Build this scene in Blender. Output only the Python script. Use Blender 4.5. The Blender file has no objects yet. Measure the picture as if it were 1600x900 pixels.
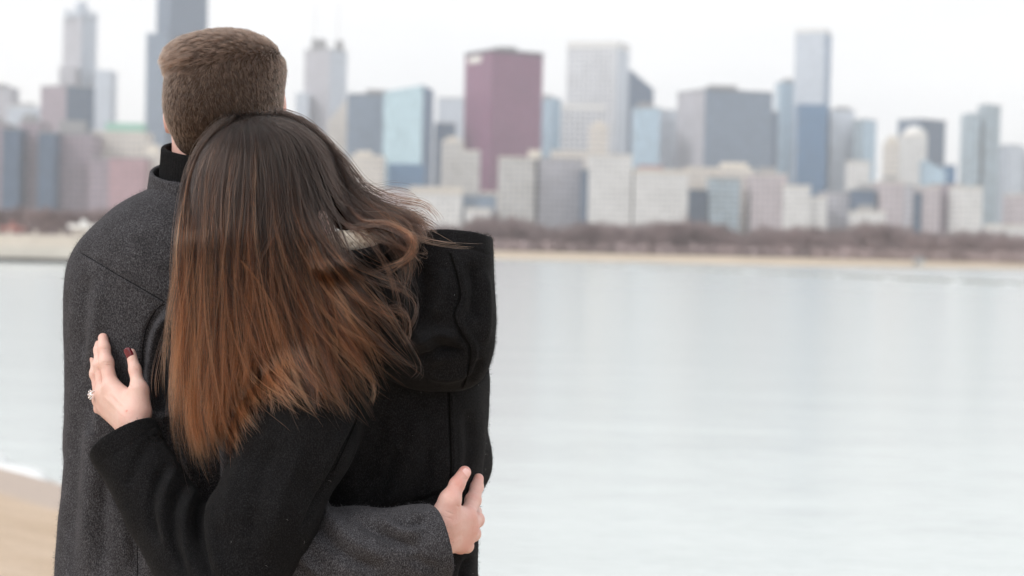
import bpy, math, random
import numpy as np
from mathutils import Vector, Matrix
R = math.radians
rng = np.random.default_rng(7)
random.seed(7)
scene = bpy.context.scene
col = scene.collection

# ------------------------------------------------------------------ camera
FPX = 2517.0
CAMZ = 1.5
cam_d = bpy.data.cameras.new('camera'); cam = bpy.data.objects.new('camera', cam_d); col.objects.link(cam)
cam.location = (0, 0, CAMZ)
CM = Matrix.Rotation(R(90 - 1.5), 3, 'X') @ Matrix.Rotation(R(1.3), 3, 'Z')
cam.rotation_euler = CM.to_euler()
cam_d.lens = FPX / 1600 * 36; cam_d.sensor_width = 36
cam_d.clip_start = 0.05; cam_d.clip_end = 20000
cam_d.dof.use_dof = True; cam_d.dof.focus_distance = 2.16; cam_d.dof.aperture_fstop = 4.4
scene.camera = cam
RM = np.array(CM, dtype=np.float64)

def P(px, py, Y):
    """photo pixel + distance along Y -> world point (array friendly)"""
    px, py, Y = np.broadcast_arrays(np.asarray(px, float), np.asarray(py, float), np.asarray(Y, float))
    d = np.stack([(px - 800) / FPX, -(py - 450) / FPX, -np.ones_like(px)], -1) @ RM.T
    s = Y / d[..., 1]
    w = d * s[..., None]; w[..., 2] += CAMZ
    return w
def Q(v):
    w = np.array(v, float); w[..., 2] -= CAMZ
    c = w @ RM
    return 800 - c[..., 0] / c[..., 2] * FPX, 450 + c[..., 1] / c[..., 2] * FPX

# ------------------------------------------------------------------ tagging
def tag(o, label=None, cat=None, group=None, kind=None):
    if label: o['label'] = label
    if cat: o['category'] = cat
    if group: o['group'] = group
    if kind: o['kind'] = kind
    return o
def link(o, parent=None):
    col.objects.link(o)
    if parent is not None: o.parent = parent
    return o

# ------------------------------------------------------------------ materials
class NT:
    def __init__(s, name):
        s.m = bpy.data.materials.new(name); s.m.use_nodes = True
        s.t = s.m.node_tree; s.t.nodes.clear()
        s.out = s.n('ShaderNodeOutputMaterial')
    def n(s, ty, **kw):
        nd = s.t.nodes.new(ty)
        for k, v in kw.items(): setattr(nd, k, v)
        return nd
    def l(s, a, b): s.t.links.new(a, b)
    def setv(s, nd, **kw):
        for k, v in kw.items(): nd.inputs[k.replace('_', ' ')].default_value = v
    def coord(s, kind='Object', scale=(1, 1, 1), rot=(0, 0, 0)):
        tc = s.n('ShaderNodeTexCoord'); mp = s.n('ShaderNodeMapping')
        mp.inputs['Scale'].default_value = scale; mp.inputs['Rotation'].default_value = rot
        s.l(tc.outputs[kind], mp.inputs['Vector']); return mp.outputs['Vector']
    def noise(s, vec, scale, detail=3, rough=.55):
        nd = s.n('ShaderNodeTexNoise'); s.l(vec, nd.inputs['Vector'])
        nd.inputs['Scale'].default_value = scale; nd.inputs['Detail'].default_value = detail; nd.inputs['Roughness'].default_value = rough
        return nd.outputs['Fac']
    def ramp(s, fac, stops):
        nd = s.n('ShaderNodeValToRGB'); cr = nd.color_ramp
        while len(cr.elements) < len(stops): cr.elements.new(.5)
        for e, (p, c) in zip(cr.elements, stops): e.position = p; e.color = (*c, 1)
        s.l(fac, nd.inputs['Fac']); return nd.outputs['Color']
    def mix(s, fac, a, b, mode='MIX'):
        nd = s.n('ShaderNodeMix', data_type='RGBA', blend_type=mode)
        for i, v in ((0, fac), (6, a), (7, b)):
            if hasattr(v, 'is_linked') or hasattr(v, 'node'): s.l(v, nd.inputs[i])
            else: nd.inputs[i].default_value = v if i == 0 else (*v, 1)
        return nd.outputs[2]
    def bsdf(s, color, rough=.6, spec=.5, **kw):
        b = s.n('ShaderNodeBsdfPrincipled')
        if hasattr(color, 'node'): s.l(color, b.inputs['Base Color'])
        else: b.inputs['Base Color'].default_value = (*color, 1)
        if hasattr(rough, 'node'): s.l(rough, b.inputs['Roughness'])
        else: b.inputs['Roughness'].default_value = rough
        b.inputs['Specular IOR Level'].default_value = spec
        for k, v in kw.items(): b.inputs[k.replace('_', ' ')].default_value = v
        s.l(b.outputs[0], s.out.inputs['Surface']); s.b = b; return b
    def bump(s, h, strength, dist, prev=None):
        nd = s.n('ShaderNodeBump'); nd.inputs['Strength'].default_value = strength; nd.inputs['Distance'].default_value = dist
        s.l(h, nd.inputs['Height'])
        if prev is not None: s.l(prev, nd.inputs['Normal'])
        s.l(nd.outputs[0], s.b.inputs['Normal']); return nd.outputs[0]

def simple(name, c, rough=.7, spec=.3, var=.12, scale=3.0, coord='Object'):
    t = NT(name); v = t.coord(coord)
    f = t.noise(v, scale, 4)
    a = tuple(x * (1 - var) for x in c); b = tuple(min(1, x * (1 + var)) for x in c)
    t.bsdf(t.ramp(f, [(.3, a), (.7, b)]), rough, spec)
    return t.m

def wool(name, dark, mid, light, sheen, fibre=900., contrast=1.0):
    t = NT(name)
    v = t.coord('Object', (1, 1, .5))
    fine = t.noise(v, fibre * .95, 2, .6)
    c1 = t.ramp(fine, [(.36, dark), (.5, mid), (.66, light)])
    v2 = t.coord('Object'); big = t.noise(v2, 34, 4, .6)
    c2 = t.ramp(big, [(.3, (.80,) * 3), (.7, (1.12,) * 3)])
    c = t.mix(1.0, c1, c2, 'MULTIPLY')
    t.bsdf(c, .95, .15, Sheen_Weight=sheen, Sheen_Roughness=.45)
    t.b.inputs['Sheen Tint'].default_value = (*[min(1, x * 3 + .1) for x in light], 1)
    h1 = t.noise(v2, fibre * .6, 2, .6)
    n1 = t.bump(h1, .55, .0015)
    t.bump(big, .25, .006, n1)
    return t.m

M = {}
M['grey_wool'] = wool('grey_wool', (.0180, .0178, .0198), (.0415, .0408, .0452), (.108, .106, .115), .08)
M['black_wool'] = wool('black_wool', (.0025, .0025, .003), (.0058, .0058, .0065), (.018, .018, .019), .075)
M['knit'] = wool('black_knit', (.003, .003, .003), (.006, .006, .007), (.014, .014, .015), .05)
M['thread'] = simple('dark_thread', (.008, .008, .009), .9, .1)
M['thread_black'] = simple('black_thread', (.002, .002, .002), .9, .1)
M['denim'] = simple('dark_denim', (.02, .03, .06), .85, .2, .3, 60)
M['leather'] = simple('black_leather', (.01, .01, .01), .4, .5)
# sherpa lining
t = NT('cream_fleece'); v = t.coord(); n_ = t.noise(v, 220, 3, .7)
t.bsdf(t.ramp(n_, [(.3, (.42, .38, .32)), (.6, (.74, .70, .62))]), .95, .1, Sheen_Weight=.2); t.bump(n_, .9, .004); M['fleece'] = t.m
# skin
def skin(name, base, red):
    t = NT(name); v = t.coord()
    n1 = t.noise(v, 60, 4, .6)
    at = t.n('ShaderNodeAttribute', attribute_name='blush')
    ad = t.n('ShaderNodeMath', operation='MULTIPLY_ADD'); t.l(n1, ad.inputs[0]); ad.inputs[1].default_value = .35; t.l(at.outputs['Fac'], ad.inputs[2])
    n2 = t.noise(v, 26, 3, .6); mm = t.n('ShaderNodeMapRange'); t.l(n2, mm.inputs[0]); mm.inputs[1].default_value = .45; mm.inputs[2].default_value = .7; mm.inputs[4].default_value = .30
    a3 = t.n('ShaderNodeMath', operation='ADD'); t.l(ad.outputs[0], a3.inputs[0]); t.l(mm.outputs[0], a3.inputs[1])
    c = t.mix(a3.outputs[0], base, red)
    t.bsdf(c, .46, .42, Subsurface_Weight=.18, Subsurface_Scale=.004)
    t.b.inputs['Subsurface Radius'].default_value = (1, .35, .2)
    vo = t.n('ShaderNodeTexVoronoi'); vo.inputs['Scale'].default_value = 900; t.l(v, vo.inputs['Vector'])
    n0 = t.bump(vo.outputs['Distance'], .35, .0006)
    n3 = t.noise(t.coord('Object', (1, 1, 1)), 180, 4, .6); t.bump(n3, .40, .0018, n0)
    return t.m
M['skin_her'] = skin('skin_pale', (.76, .545, .47), (.72, .33, .27))
M['skin_him'] = skin('skin_fair', (.74, .495, .43), (.70, .29, .24))
t = NT('red_nail_polish'); t.bsdf((.16, .008, .022), .12, .6, Coat_Weight=.8, Coat_Roughness=.03); M['nail_red'] = t.m
t = NT('pink_nail'); t.bsdf((.88, .56, .53), .16, .6, Coat_Weight=.4); M['nail'] = t.m
t = NT('silver'); t.bsdf((.86, .85, .84), .12, .5, Metallic=1.0); M['silver'] = t.m
t = NT('diamond'); t.bsdf((1, 1, 1), .0, .8, Transmission_Weight=.85, IOR=2.2); M['diamond'] = t.m

def hair_mat(name, stops, rough=.32, rand=.5, rr=.25, ior=1.5):
    t = NT(name)
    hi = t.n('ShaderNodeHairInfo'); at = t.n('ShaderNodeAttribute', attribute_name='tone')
    # along-strand dye gradient, shifted per strand and lock, plus her painted depth shade
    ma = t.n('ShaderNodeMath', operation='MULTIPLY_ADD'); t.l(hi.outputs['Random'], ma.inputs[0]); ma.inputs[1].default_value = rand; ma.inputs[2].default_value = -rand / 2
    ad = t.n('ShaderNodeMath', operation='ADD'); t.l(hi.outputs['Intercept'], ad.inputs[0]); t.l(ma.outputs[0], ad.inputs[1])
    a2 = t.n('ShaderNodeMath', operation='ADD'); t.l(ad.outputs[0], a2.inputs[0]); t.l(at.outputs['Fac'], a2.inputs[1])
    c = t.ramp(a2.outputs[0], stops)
    h = t.n('ShaderNodeBsdfHairPrincipled'); h.model = 'CHIANG'; h.parametrization = 'COLOR'
    t.l(c, h.inputs['Color'])
    h.inputs['Roughness'].default_value = rough; h.inputs['Radial Roughness'].default_value = .45
    h.inputs['Random Roughness'].default_value = rr; h.inputs['IOR'].default_value = ior
    t.l(h.outputs[0], t.out.inputs['Surface'])
    return t.m
M['hair_her'] = hair_mat('long_brown_hair', [(0., (.010, .0062, .0048)), (.48, (.015, .0085, .0062)), (.68, (.045, .0185, .0105)), (.84, (.125, .047, .022)), (1., (.275, .096, .042))], .26, .24, ior=1.40)
M['hair_him'] = hair_mat('short_brown_hair', [(0., (.020, .013, .009)), (.5, (.041, .0225, .0155)), (1., (.135, .077, .051))], .4, .5, ior=1.45)
M['under_her'] = simple('dark_brown_hair_mass', (.016, .010, .0075), .9, .1, .3, 120)
M['under_him'] = simple('brown_hair_mass', (.045, .030, .022), .95, .1, .3, 200)

# ------------------------------------------------------------------ mesh building
def make_mesh(name, V, F, mat=None, parent=None, smooth=True, mats=None, fm=None):
    me = bpy.data.meshes.new(name)
    V = np.asarray(V, np.float32); F = np.asarray(F, np.int32)
    me.vertices.add(len(V)); me.vertices.foreach_set('co', V.ravel())
    k = F.shape[1]
    me.loops.add(F.size); me.loops.foreach_set('vertex_index', F.ravel())
    me.polygons.add(len(F)); me.polygons.foreach_set('loop_start', np.arange(0, F.size, k, dtype=np.int32))
    me.polygons.foreach_set('use_smooth', np.full(len(F), smooth))
    if fm is not None: me.polygons.foreach_set('material_index', np.asarray(fm, np.int32))
    me.update(); me.validate()
    for m in (mats or ([mat] if mat else [])): me.materials.append(m)
    return link(bpy.data.objects.new(name, me), parent)

class Field:
    def __init__(s, lo, hi, h):
        s.lo = np.array(lo, float); s.h = h
        s.n = np.maximum(4, np.ceil((np.array(hi) - s.lo) / h).astype(int) + 1)
        s.ax = [(s.lo[i] + h * np.arange(s.n[i])).astype(np.float32) for i in range(3)]
        s.F = np.full(tuple(s.n), .05, np.float32)
    def sub(s, lo, hi):
        a = np.clip(np.floor((np.array(lo) - s.lo) / s.h).astype(int), 0, s.n); b = np.clip(np.ceil((np.array(hi) - s.lo) / s.h).astype(int) + 1, 0, s.n)
        sl = tuple(slice(int(a[i]), int(b[i])) for i in range(3))
        X = s.ax[0][sl[0]][:, None, None]; Y = s.ax[1][sl[1]][None, :, None]; Z = s.ax[2][sl[2]][None, None, :]
        return sl, X, Y, Z
    def union(s, fn, lo, hi, k=.01):
        m = max(k, .012) + 2 * s.h
        sl, X, Y, Z = s.sub(np.array(lo) - m, np.array(hi) + m)
        if 0 in s.F[sl].shape: return
        d = fn(X, Y, Z).astype(np.float32); a = s.F[sl]
        if k > 0:
            hh = np.clip(.5 + .5 * (a - d) / k, 0, 1); s.F[sl] = a * (1 - hh) + d * hh - k * hh * (1 - hh)
        else: s.F[sl] = np.minimum(a, d)
    def cut(s, fn, lo, hi, k=0.0):
        """remove where fn<0"""
        sl, X, Y, Z = s.sub(lo, hi)
        if 0 in s.F[sl].shape: return
        d = -fn(X, Y, Z).astype(np.float32); a = s.F[sl]
        if k > 0:
            hh = np.clip(.5 - .5 * (a - d) / k, 0, 1); s.F[sl] = a * (1 - hh) + d * hh + k * hh * (1 - hh)
        else: s.F[sl] = np.maximum(a, d)
    def capsule(s, a, b, ra, rb, k=.01, sq=None):
        a = np.array(a, float); b = np.array(b, float); r = max(ra, rb)
        s.union(cap_fn(a, b, ra, rb, sq), np.minimum(a, b) - r, np.maximum(a, b) + r, k)
    def chain(s, pts, rad, k=.01, sq=None):
        for i in range(len(pts) - 1): s.capsule(pts[i], pts[i + 1], rad[i], rad[i + 1], k, sq)
    def ell(s, c, r, k=.01, rot=None, p=2.0):
        c = np.array(c, float); m = max(r)
        s.union(ell_fn(c, r, rot, p), c - m, c + m, k)
    def sections(s, tab, k=.01, p=2.4):
        """tab rows: z, cx, cy, rx, ry (z descending or ascending)"""
        T = np.array(sorted(tab, key=lambda r: r[0]), float)
        lo = [(T[:, 1] - T[:, 3]).min(), (T[:, 2] - T[:, 4]).min(), T[0, 0] - .02]; hi = [(T[:, 1] + T[:, 3]).max(), (T[:, 2] + T[:, 4]).max(), T[-1, 0] + .02]
        def fn(X, Y, Z):
            g = lambda i: np.interp(Z.ravel(), T[:, 0], T[:, i]).reshape(Z.shape).astype(np.float32)
            # soften the interpolation
            cx, cy, rx, ry = g(1), g(2), g(3), g(4)
            q = (np.abs((X - cx) / rx) ** p + np.abs((Y - cy) / ry) ** p) ** (1 / p)
            d = (q - 1) * np.minimum(rx, ry)
            return np.maximum(d, np.maximum(Z - T[-1, 0], T[0, 0] - Z))
        s.union(fn, lo, hi, k)
    def mesh(s):
        return surface_nets(s.F, s.lo, s.h)

def cap_fn(a, b, ra, rb, sq=None):
    a = np.array(a, np.float32); b = np.array(b, np.float32); ab = b - a; L = float(ab @ ab) + 1e-12
    def fn(X, Y, Z):
        x, y, z = X - a[0], Y - a[1], Z - a[2]
        t = np.clip((x * ab[0] + y * ab[1] + z * ab[2]) / L, 0, 1)
        dx, dy, dz = x - t * ab[0], y - t * ab[1], z - t * ab[2]
        if sq is not None: dx, dy, dz = dx / sq[0], dy / sq[1], dz / sq[2]
        return np.sqrt(dx * dx + dy * dy + dz * dz) - (ra + (rb - ra) * t)
    return fn
def ell_fn(c, r, rot=None, p=2.0):
    Rt = np.array(rot, np.float32) if rot is not None else None
    def fn(X, Y, Z):
        x, y, z = X - c[0], Y - c[1], Z - c[2]
        if Rt is not None:
            x, y, z = (Rt[0, i] * x + Rt[1, i] * y + Rt[2, i] * z for i in range(3))
        q = (np.abs(x / r[0]) ** p + np.abs(y / r[1]) ** p + np.abs(z / r[2]) ** p) ** (1 / p)
        return (q - 1) * min(r)
    return fn

def surface_nets(F, lo, h):
    ins = F < 0
    n = F.shape
    acc = np.zeros(tuple(x - 1 for x in n), np.uint8)
    for i in (0, 1):
        for j in (0, 1):
            for k in (0, 1): acc += ins[i:n[0] - 1 + i, j:n[1] - 1 + j, k:n[2] - 1 + k]
    act = (acc > 0) & (acc < 8)
    idx = np.argwhere(act)
    cid = np.full(act.shape, -1, np.int32); cid[act] = np.arange(len(idx))
    S = np.zeros((len(idx), 3)); C = np.zeros(len(idx))
    for ax in range(3):
        o = [a for a in range(3) if a != ax]
        for u in (0, 1):
            for v in (0, 1):
                off = np.zeros(3, int); off[o[0]] = u; off[o[1]] = v
                p0 = idx + off; p1 = p0.copy(); p1[:, ax] += 1
                f0 = F[tuple(p0.T)].astype(float); f1 = F[tuple(p1.T)].astype(float)
                m = (f0 < 0) != (f1 < 0)
                t = np.where(m, f0 / np.where(m, f0 - f1, 1), 0)
                q = p0.astype(float); q[:, ax] += t
                S[m] += q[m]; C[m] += 1
    V = S / C[:, None] * h + lo
    faces = []
    for ax in range(3):
        sl0 = [slice(None)] * 3; sl1 = [slice(None)] * 3
        sl0[ax] = slice(0, n[ax] - 1); sl1[ax] = slice(1, n[ax])
        a = ins[tuple(sl0)]; b = ins[tuple(sl1)]
        e = np.argwhere(a != b); d = a[tuple(e.T)]
        o = [(ax + 1) % 3, (ax + 2) % 3]
        ok = (e[:, o[0]] > 0) & (e[:, o[1]] > 0) & (e[:, o[0]] < n[o[0]] - 1) & (e[:, o[1]] < n[o[1]] - 1)
        e, d = e[ok], d[ok]
        def c(u, v):
            q = e.copy(); q[:, o[0]] -= u; q[:, o[1]] -= v; return cid[tuple(q.T)]
        q = np.stack([c(1, 1), c(0, 1), c(0, 0), c(1, 0)], 1)
        q[~d] = q[~d][:, ::-1]
        faces.append(q)
    return V, np.concatenate(faces)

def vnormals(V, F):
    d = np.cross(V[F[:, 2]] - V[F[:, 0]], V[F[:, 3]] - V[F[:, 1]])
    N = np.zeros_like(V)
    for i in range(4): np.add.at(N, F[:, i], d)
    return N / (np.linalg.norm(N, axis=1, keepdims=True) + 1e-12)
def relax(V, F, it=2, w=.5):
    for _ in range(it):
        A = np.zeros_like(V); c = np.zeros(len(V))
        for i in range(4):
            a, b = F[:, i], F[:, (i + 1) % 4]
            np.add.at(A, a, V[b]); np.add.at(c, a, 1)
        V = V * (1 - w) + w * A / np.maximum(c, 1)[:, None]
    return V

def poly_dist(px, py, pts):
    """distance, signed side, param to a smooth polyline in pixels"""
    pts = smooth_line(np.array(pts, float), 6)
    best = np.full(px.shape, 1e9); sg = np.zeros_like(best); pt = np.zeros_like(best)
    L = np.concatenate([[0], np.cumsum(np.linalg.norm(np.diff(pts, axis=0), axis=1))]); T = L[-1]
    for i in range(len(pts) - 1):
        a, b = pts[i], pts[i + 1]; ab = b - a; l2 = ab @ ab + 1e-9
        x, y = px - a[0], py - a[1]
        t = np.clip((x * ab[0] + y * ab[1]) / l2, 0, 1)
        dx, dy = x - t * ab[0], y - t * ab[1]; d = np.hypot(dx, dy)
        m = d < best
        best[m] = d[m]; sg[m] = np.sign(ab[0] * y - ab[1] * x)[m]; pt[m] = ((L[i] + t * math.sqrt(l2)) / T)[m]
    return best, sg, pt
def smooth_line(pts, sub=6):
    if len(pts) < 3: return pts
    p = np.vstack([2 * pts[0] - pts[1], pts, 2 * pts[-1] - pts[-2]])
    out = []
    for i in range(1, len(p) - 2):
        for t in np.arange(sub) / sub:
            out.append(.5 * ((2 * p[i]) + (-p[i - 1] + p[i + 1]) * t + (2 * p[i - 1] - 5 * p[i] + 4 * p[i + 1] - p[i + 2]) * t * t + (-p[i - 1] + 3 * p[i] - 3 * p[i + 1] + p[i + 2]) * t ** 3))
    out.append(pts[-1]); return np.array(out)
def strokes(V, N, lst, extra=None, gain=1.0):
    px, py = Q(V); face = np.clip((-N[:, 1] + .05) / .3, 0, 1)
    D = np.zeros(len(V))
    for s in lst:
        pts, w, amp = s[0], s[1], s[2]; kind = s[3] if len(s) > 3 else 'g'
        P0 = np.array(pts); m = (px > P0[:, 0].min() - 4 * w) & (px < P0[:, 0].max() + 4 * w) & (py > P0[:, 1].min() - 4 * w) & (py < P0[:, 1].max() + 4 * w) & (face > 0)
        if extra is not None: m &= extra
        ii = np.nonzero(m)[0]
        if not len(ii): continue
        d, sg, t = poly_dist(px[ii], py[ii], pts)
        fade = 1.0 if kind[-1] == 'f' else np.clip(np.minimum(t, 1 - t) * 5, 0, 1) ** .7
        if kind[0] == 's': prof = sg * d / w * np.exp(-(d / w) ** 2) * 2.3
        else: prof = np.exp(-(d / w) ** 2)
        D[ii] += amp * (gain if w > 2.7 else 1) * prof * fade * face[ii]
    return V + N * D[:, None]
def wob(V, amp, scale, seed=0, n=14):
    r = np.random.default_rng(seed); o = np.zeros(len(V))
    for _ in range(n):
        k = r.normal(size=3) * scale; o += np.sin(V @ k + r.uniform(0, 7))
    return o * amp / math.sqrt(n)

def tube(name, pts, r, mat, parent, seg=8):
    pts = np.array(pts, float); n = len(pts)
    T = np.gradient(pts, axis=0); T /= np.linalg.norm(T, axis=1, keepdims=True) + 1e-9
    up = np.array([0, -1, .01]); A = np.cross(T, up); A /= np.linalg.norm(A, axis=1, keepdims=True) + 1e-9; B = np.cross(A, T)
    th = np.arange(seg) / seg * 2 * math.pi
    V = (pts[:, None] + r * (np.cos(th)[None, :, None] * A[:, None] + np.sin(th)[None, :, None] * B[:, None])).reshape(-1, 3)
    F = [(i * seg + j, i * seg + (j + 1) % seg, (i + 1) * seg + (j + 1) % seg, (i + 1) * seg + j) for i in range(n - 1) for j in range(seg)]
    return make_mesh(name, V, F, mat, parent)
def seam_on(obj, line, r, mat, name='seam', sink=.4):
    """a stitched thread lying on the cloth: pixel line cast onto the mesh"""
    from mathutils.bvhtree import BVHTree
    me = obj.data
    global _bvh
    if _bvh[0] is not obj:
        _bvh = (obj, BVHTree.FromPolygons([v.co[:] for v in me.vertices], [p.vertices[:] for p in me.polygons]))
    out = []
    for x, y in smooth_line(np.array(line, float), 12):
        d = Vector(P(x, y, 3.0)) - cam.location
        h = _bvh[1].ray_cast(cam.location, d.normalized())
        if h[0] is not None: out.append(h[0] + d.normalized() * r * sink)
    if len(out) > 3:
        o = np.array(out); keep = np.abs(o[:, 1] - np.median(o[:, 1])) < .12; o = o[keep]
        for _ in range(3): o[1:-1] = (o[:-2] + o[1:-1] * 2 + o[2:]) / 4
        return tube(name, o, r, mat, obj)
_bvh = (None, None)

def section_rows(rows, Y, dy=0):
    """rows: ypx, xleft, xright, ry  [, Ycentre]"""
    out = []
    for r_ in rows:
        y, xl, xr, ry = r_[:4]; Yc = r_[4] if len(r_) > 4 else Y
        a = P(xl, y, Yc); b = P(xr, y, Yc)
        out.append(((a[2] + b[2]) / 2, (a[0] + b[0]) / 2, Yc, (b[0] - a[0]) / 2, ry))
    # densify with a smooth curve
    o = np.array(sorted(out)); z = np.linspace(o[0, 0], o[-1, 0], 160)
    D = np.stack([z] + [np.interp(z, o[:, 0], o[:, i]) for i in range(1, 5)], 1)
    ker = np.array([1, 2, 3, 4, 3, 2, 1.]); ker /= ker.sum()
    for i in range(1, 5):
        p = np.pad(D[:, i], 3, mode='edge'); D[:, i] = np.convolve(p, ker, 'valid')
    return D

# ------------------------------------------------------------------ hands
def nrm(v): v = np.array(v, float); return v / (np.linalg.norm(v) + 1e-12)
def hand_field(wrist0, wrist1, mcps, fingers, rads, thumb, trad, h=.0008, wr=(.026, .024), pr=.0115, web=None):
    """wrist0 deep in the sleeve, wrist1 at the base of the palm; mcps: knuckles; fingers: lists of joints after the knuckle"""
    allp = [wrist0, wrist1] + list(mcps) + [p for f in fingers for p in f] + list(thumb)
    A = np.array(allp); lo = A.min(0) - .035; hi = A.max(0) + .035
    f = Field(lo, hi, h)
    across = nrm(np.array(mcps[0]) - np.array(mcps[-1])); along = nrm(np.mean(mcps, 0) - wrist1); nor = nrm(np.cross(along, across))
    # wrist: wide and flat -> two parallel rods blended
    for s_ in (-1, 1):
        f.capsule(wrist0 + across * s_ * .011, wrist1 + across * s_ * .012, wr[0] * .78, wr[1] * .72, .014)
    for i, m in enumerate(mcps):
        w = wrist1 + across * (.017 - .0115 * i)
        f.capsule(w, m, pr * 1.15, rads[i] * 1.12, .013)
    # palm fill
    for i in range(len(mcps) - 1):
        mm = (np.array(mcps[i]) + mcps[i + 1]) / 2
        f.capsule(wrist1 + across * (.012 - .012 * i), mm * .9 + wrist1 * .1, pr * 1.1, rads[i] * .95, .01)
    # thumb mount
    th = thumb
    f.capsule(th[0], th[1], trad[0], trad[1], .014)
    f.capsule(wrist1 + across * .008, th[1], .013, .012, .014)
    if web is not None:
        for a, b, r_ in web: f.capsule(a, b, r_, r_, .012)
    # fingers each in a field of their own so neighbours stay apart
    for i, fg in enumerate(fingers):
        g = Field(lo, hi, h); pts = [mcps[i]] + list(fg); r0 = rads[i]
        rr = [r0 * 1.04, r0 * .93, r0 * .86, r0 * .70][:len(pts)]
        g.chain(pts, rr, .004)
        # joint swell
        if len(pts) > 2: g.ell(pts[1], (r0 * .98,) * 3, .006)
        kk = .0035
        hh = np.clip(.5 + .5 * (f.F - g.F) / kk, 0, 1); f.F = f.F * (1 - hh) + g.F * hh - kk * hh * (1 - hh)
        f.ell(np.array(mcps[i]) + nor * 0, (r0 * 1.1,) * 3, .008)
    g = Field(lo, hi, h); g.chain(th[1:], trad[1:], .005)
    kk = .007; hh = np.clip(.5 + .5 * (f.F - g.F) / kk, 0, 1); f.F = f.F * (1 - hh) + g.F * hh - kk * hh * (1 - hh)
    return f
def nail(name, tip, prev, nor, w, l, mat, parent, lift=.0, r=None, fwd=.55):
    """curved nail plate near the tip of a finger; nor = the way the nail faces"""
    tip = np.array(tip, float); T = nrm(tip - prev); N = nrm(np.array(nor) - T * (np.array(nor) @ T)); S = np.cross(T, N)
    r = r or w * .62
    V = []; nu, nv = 12, 12
    for lay in (0, 1):
        for i in range(nv + 1):
            v = i / nv * 2 - 1
            wid = math.sqrt(max(0, 1 - abs(v) ** 3.4)) * .94 + .06
            for j in range(nu + 1):
                u = (j / nu * 2 - 1) * wid
                a = u * w / 2 / r
                p = tip + T * (v * l / 2 + l * (fwd - .5)) + S * math.sin(a) * r + N * ((math.cos(a) - 1) * r + lift - lay * .0012 - .0006 * max(0, v) ** 2)
                V.append(p)
    F = []; k = nu + 1; o = (nv + 1) * k
    for i in range(nv):
        for j in range(nu):
            a = i * k + j; F.append((a, a + 1, a + k + 1, a + k)); F.append((o + a, o + a + k, o + a + k + 1, o + a + 1))
    for i in range(nv):
        a = i * k; F.append((a, a + k, o + a + k, o + a)); a += nu; F.append((a, o + a, o + a + k, a + k))
    for j in range(nu):
        a = j; F.append((a, o + a, o + a + 1, a + 1)); a = nv * k + j; F.append((a, a + 1, o + a + 1, o + a))
    return make_mesh(name, V, F, mat, parent)
def blush_attr(obj, pts, rad):
    me = obj.data; n = len(me.vertices); co = np.empty(n * 3, np.float32); me.vertices.foreach_get('co', co); co = co.reshape(-1, 3)
    b = np.zeros(n)
    for e_ in pts:
        p, a = e_[:2]; r_ = e_[2] if len(e_) > 2 else rad
        b = np.maximum(b, a * np.exp(-((co - p) ** 2).sum(1) / r_ ** 2))
    at = me.attributes.new('blush', 'FLOAT', 'POINT'); at.data.foreach_set('value', b.astype(np.float32))

def band(name, c, rx, ry, z0, z1, tx, ty, th, mat, parent, ribs=0, flare=0., n=240, m=14, ribamp=.0007):
    """a cloth collar: closed ring with outside, rounded rim and inside"""
    prof = []
    for i in range(m): prof.append((0 + flare * (1 - i / (m - 1)), i / (m - 1)))
    for a in (30, 60, 90, 120, 150): prof.append((-th / 2 + th / 2 * math.cos(R(a)), 1 + th / 2 * math.sin(R(a)) / (z1 - z0)))
    for i in range(m): prof.append((-th, 1 - i / (m - 1)))
    V = []
    for j in range(n):
        a = 2 * math.pi * j / n; rb = ribamp * math.sin(ribs * a) if ribs else 0
        for dr, q in prof:
            x = (rx + dr + rb) * math.cos(a); y = (ry + dr + rb) * math.sin(a)
            V.append((c[0] + x, c[1] + y, z0 + (z1 - z0) * q + tx * x + ty * y))
    k = len(prof)
    F = [(j * k + i, ((j + 1) % n) * k + i, ((j + 1) % n) * k + (i + 1) % k, j * k + (i + 1) % k) for j in range(n) for i in range(k)]
    return make_mesh(name, V, F, mat, parent)

def fuse(name, parts, mat, parent=None):
    """boolean-union closed meshes into one continuous body"""
    obs = []
    for V, F in parts: obs.append(make_mesh(name, V, F, mat))
    base = obs[0]
    for o in obs[1:]:
        md = base.modifiers.new('u', 'BOOLEAN'); md.operation = 'UNION'; md.solver = 'EXACT'; md.object = o
    dg = bpy.context.evaluated_depsgraph_get()
    me = bpy.data.meshes.new_from_object(base.evaluated_get(dg))
    base.modifiers.clear(); base.data = me
    for o in obs[1:]: bpy.data.objects.remove(o)
    me.polygons.foreach_set('use_smooth', np.full(len(me.polygons), True))
    if not me.materials: me.materials.append(mat)
    base.name = name
    return base

# ================================================================== THE MAN
MY = 2.40
# --- right hand (round her waist)
hY = 2.215
w0 = P(640, 852, 2.15); w1 = P(694, 829, 2.180)
mc = [P(730, 806, 2.205), P(733, 822, 2.212), P(729, 838, 2.216), P(720, 852, 2.214)]
fg = [[P(739, 782, 2.245), P(745, 761, 2.268), P(747.5, 748, 2.280)],
      [P(744, 812, 2.255), P(742, 800, 2.29), P(738, 795, 2.31)],
      [P(739, 834, 2.26), P(737, 824, 2.295), P(733, 820, 2.315)],
      [P(729, 853, 2.25), P(729, 845, 2.28), P(726, 842, 2.30)]]
th = [P(690, 812, 2.165), P(703, 782, 2.168), P(714, 757, 2.178), P(726, 738, 2.190)]
tr = [.0155, .0120, .0102, .0088]
hf = hand_field(w0, w1, mc, fg, [.0108, .0108, .0103, .0092], th, tr, wr=(.029, .028), pr=.0125,
                web=[(P(702, 800, 2.178), P(715, 803, 2.190), .010)])
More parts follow.
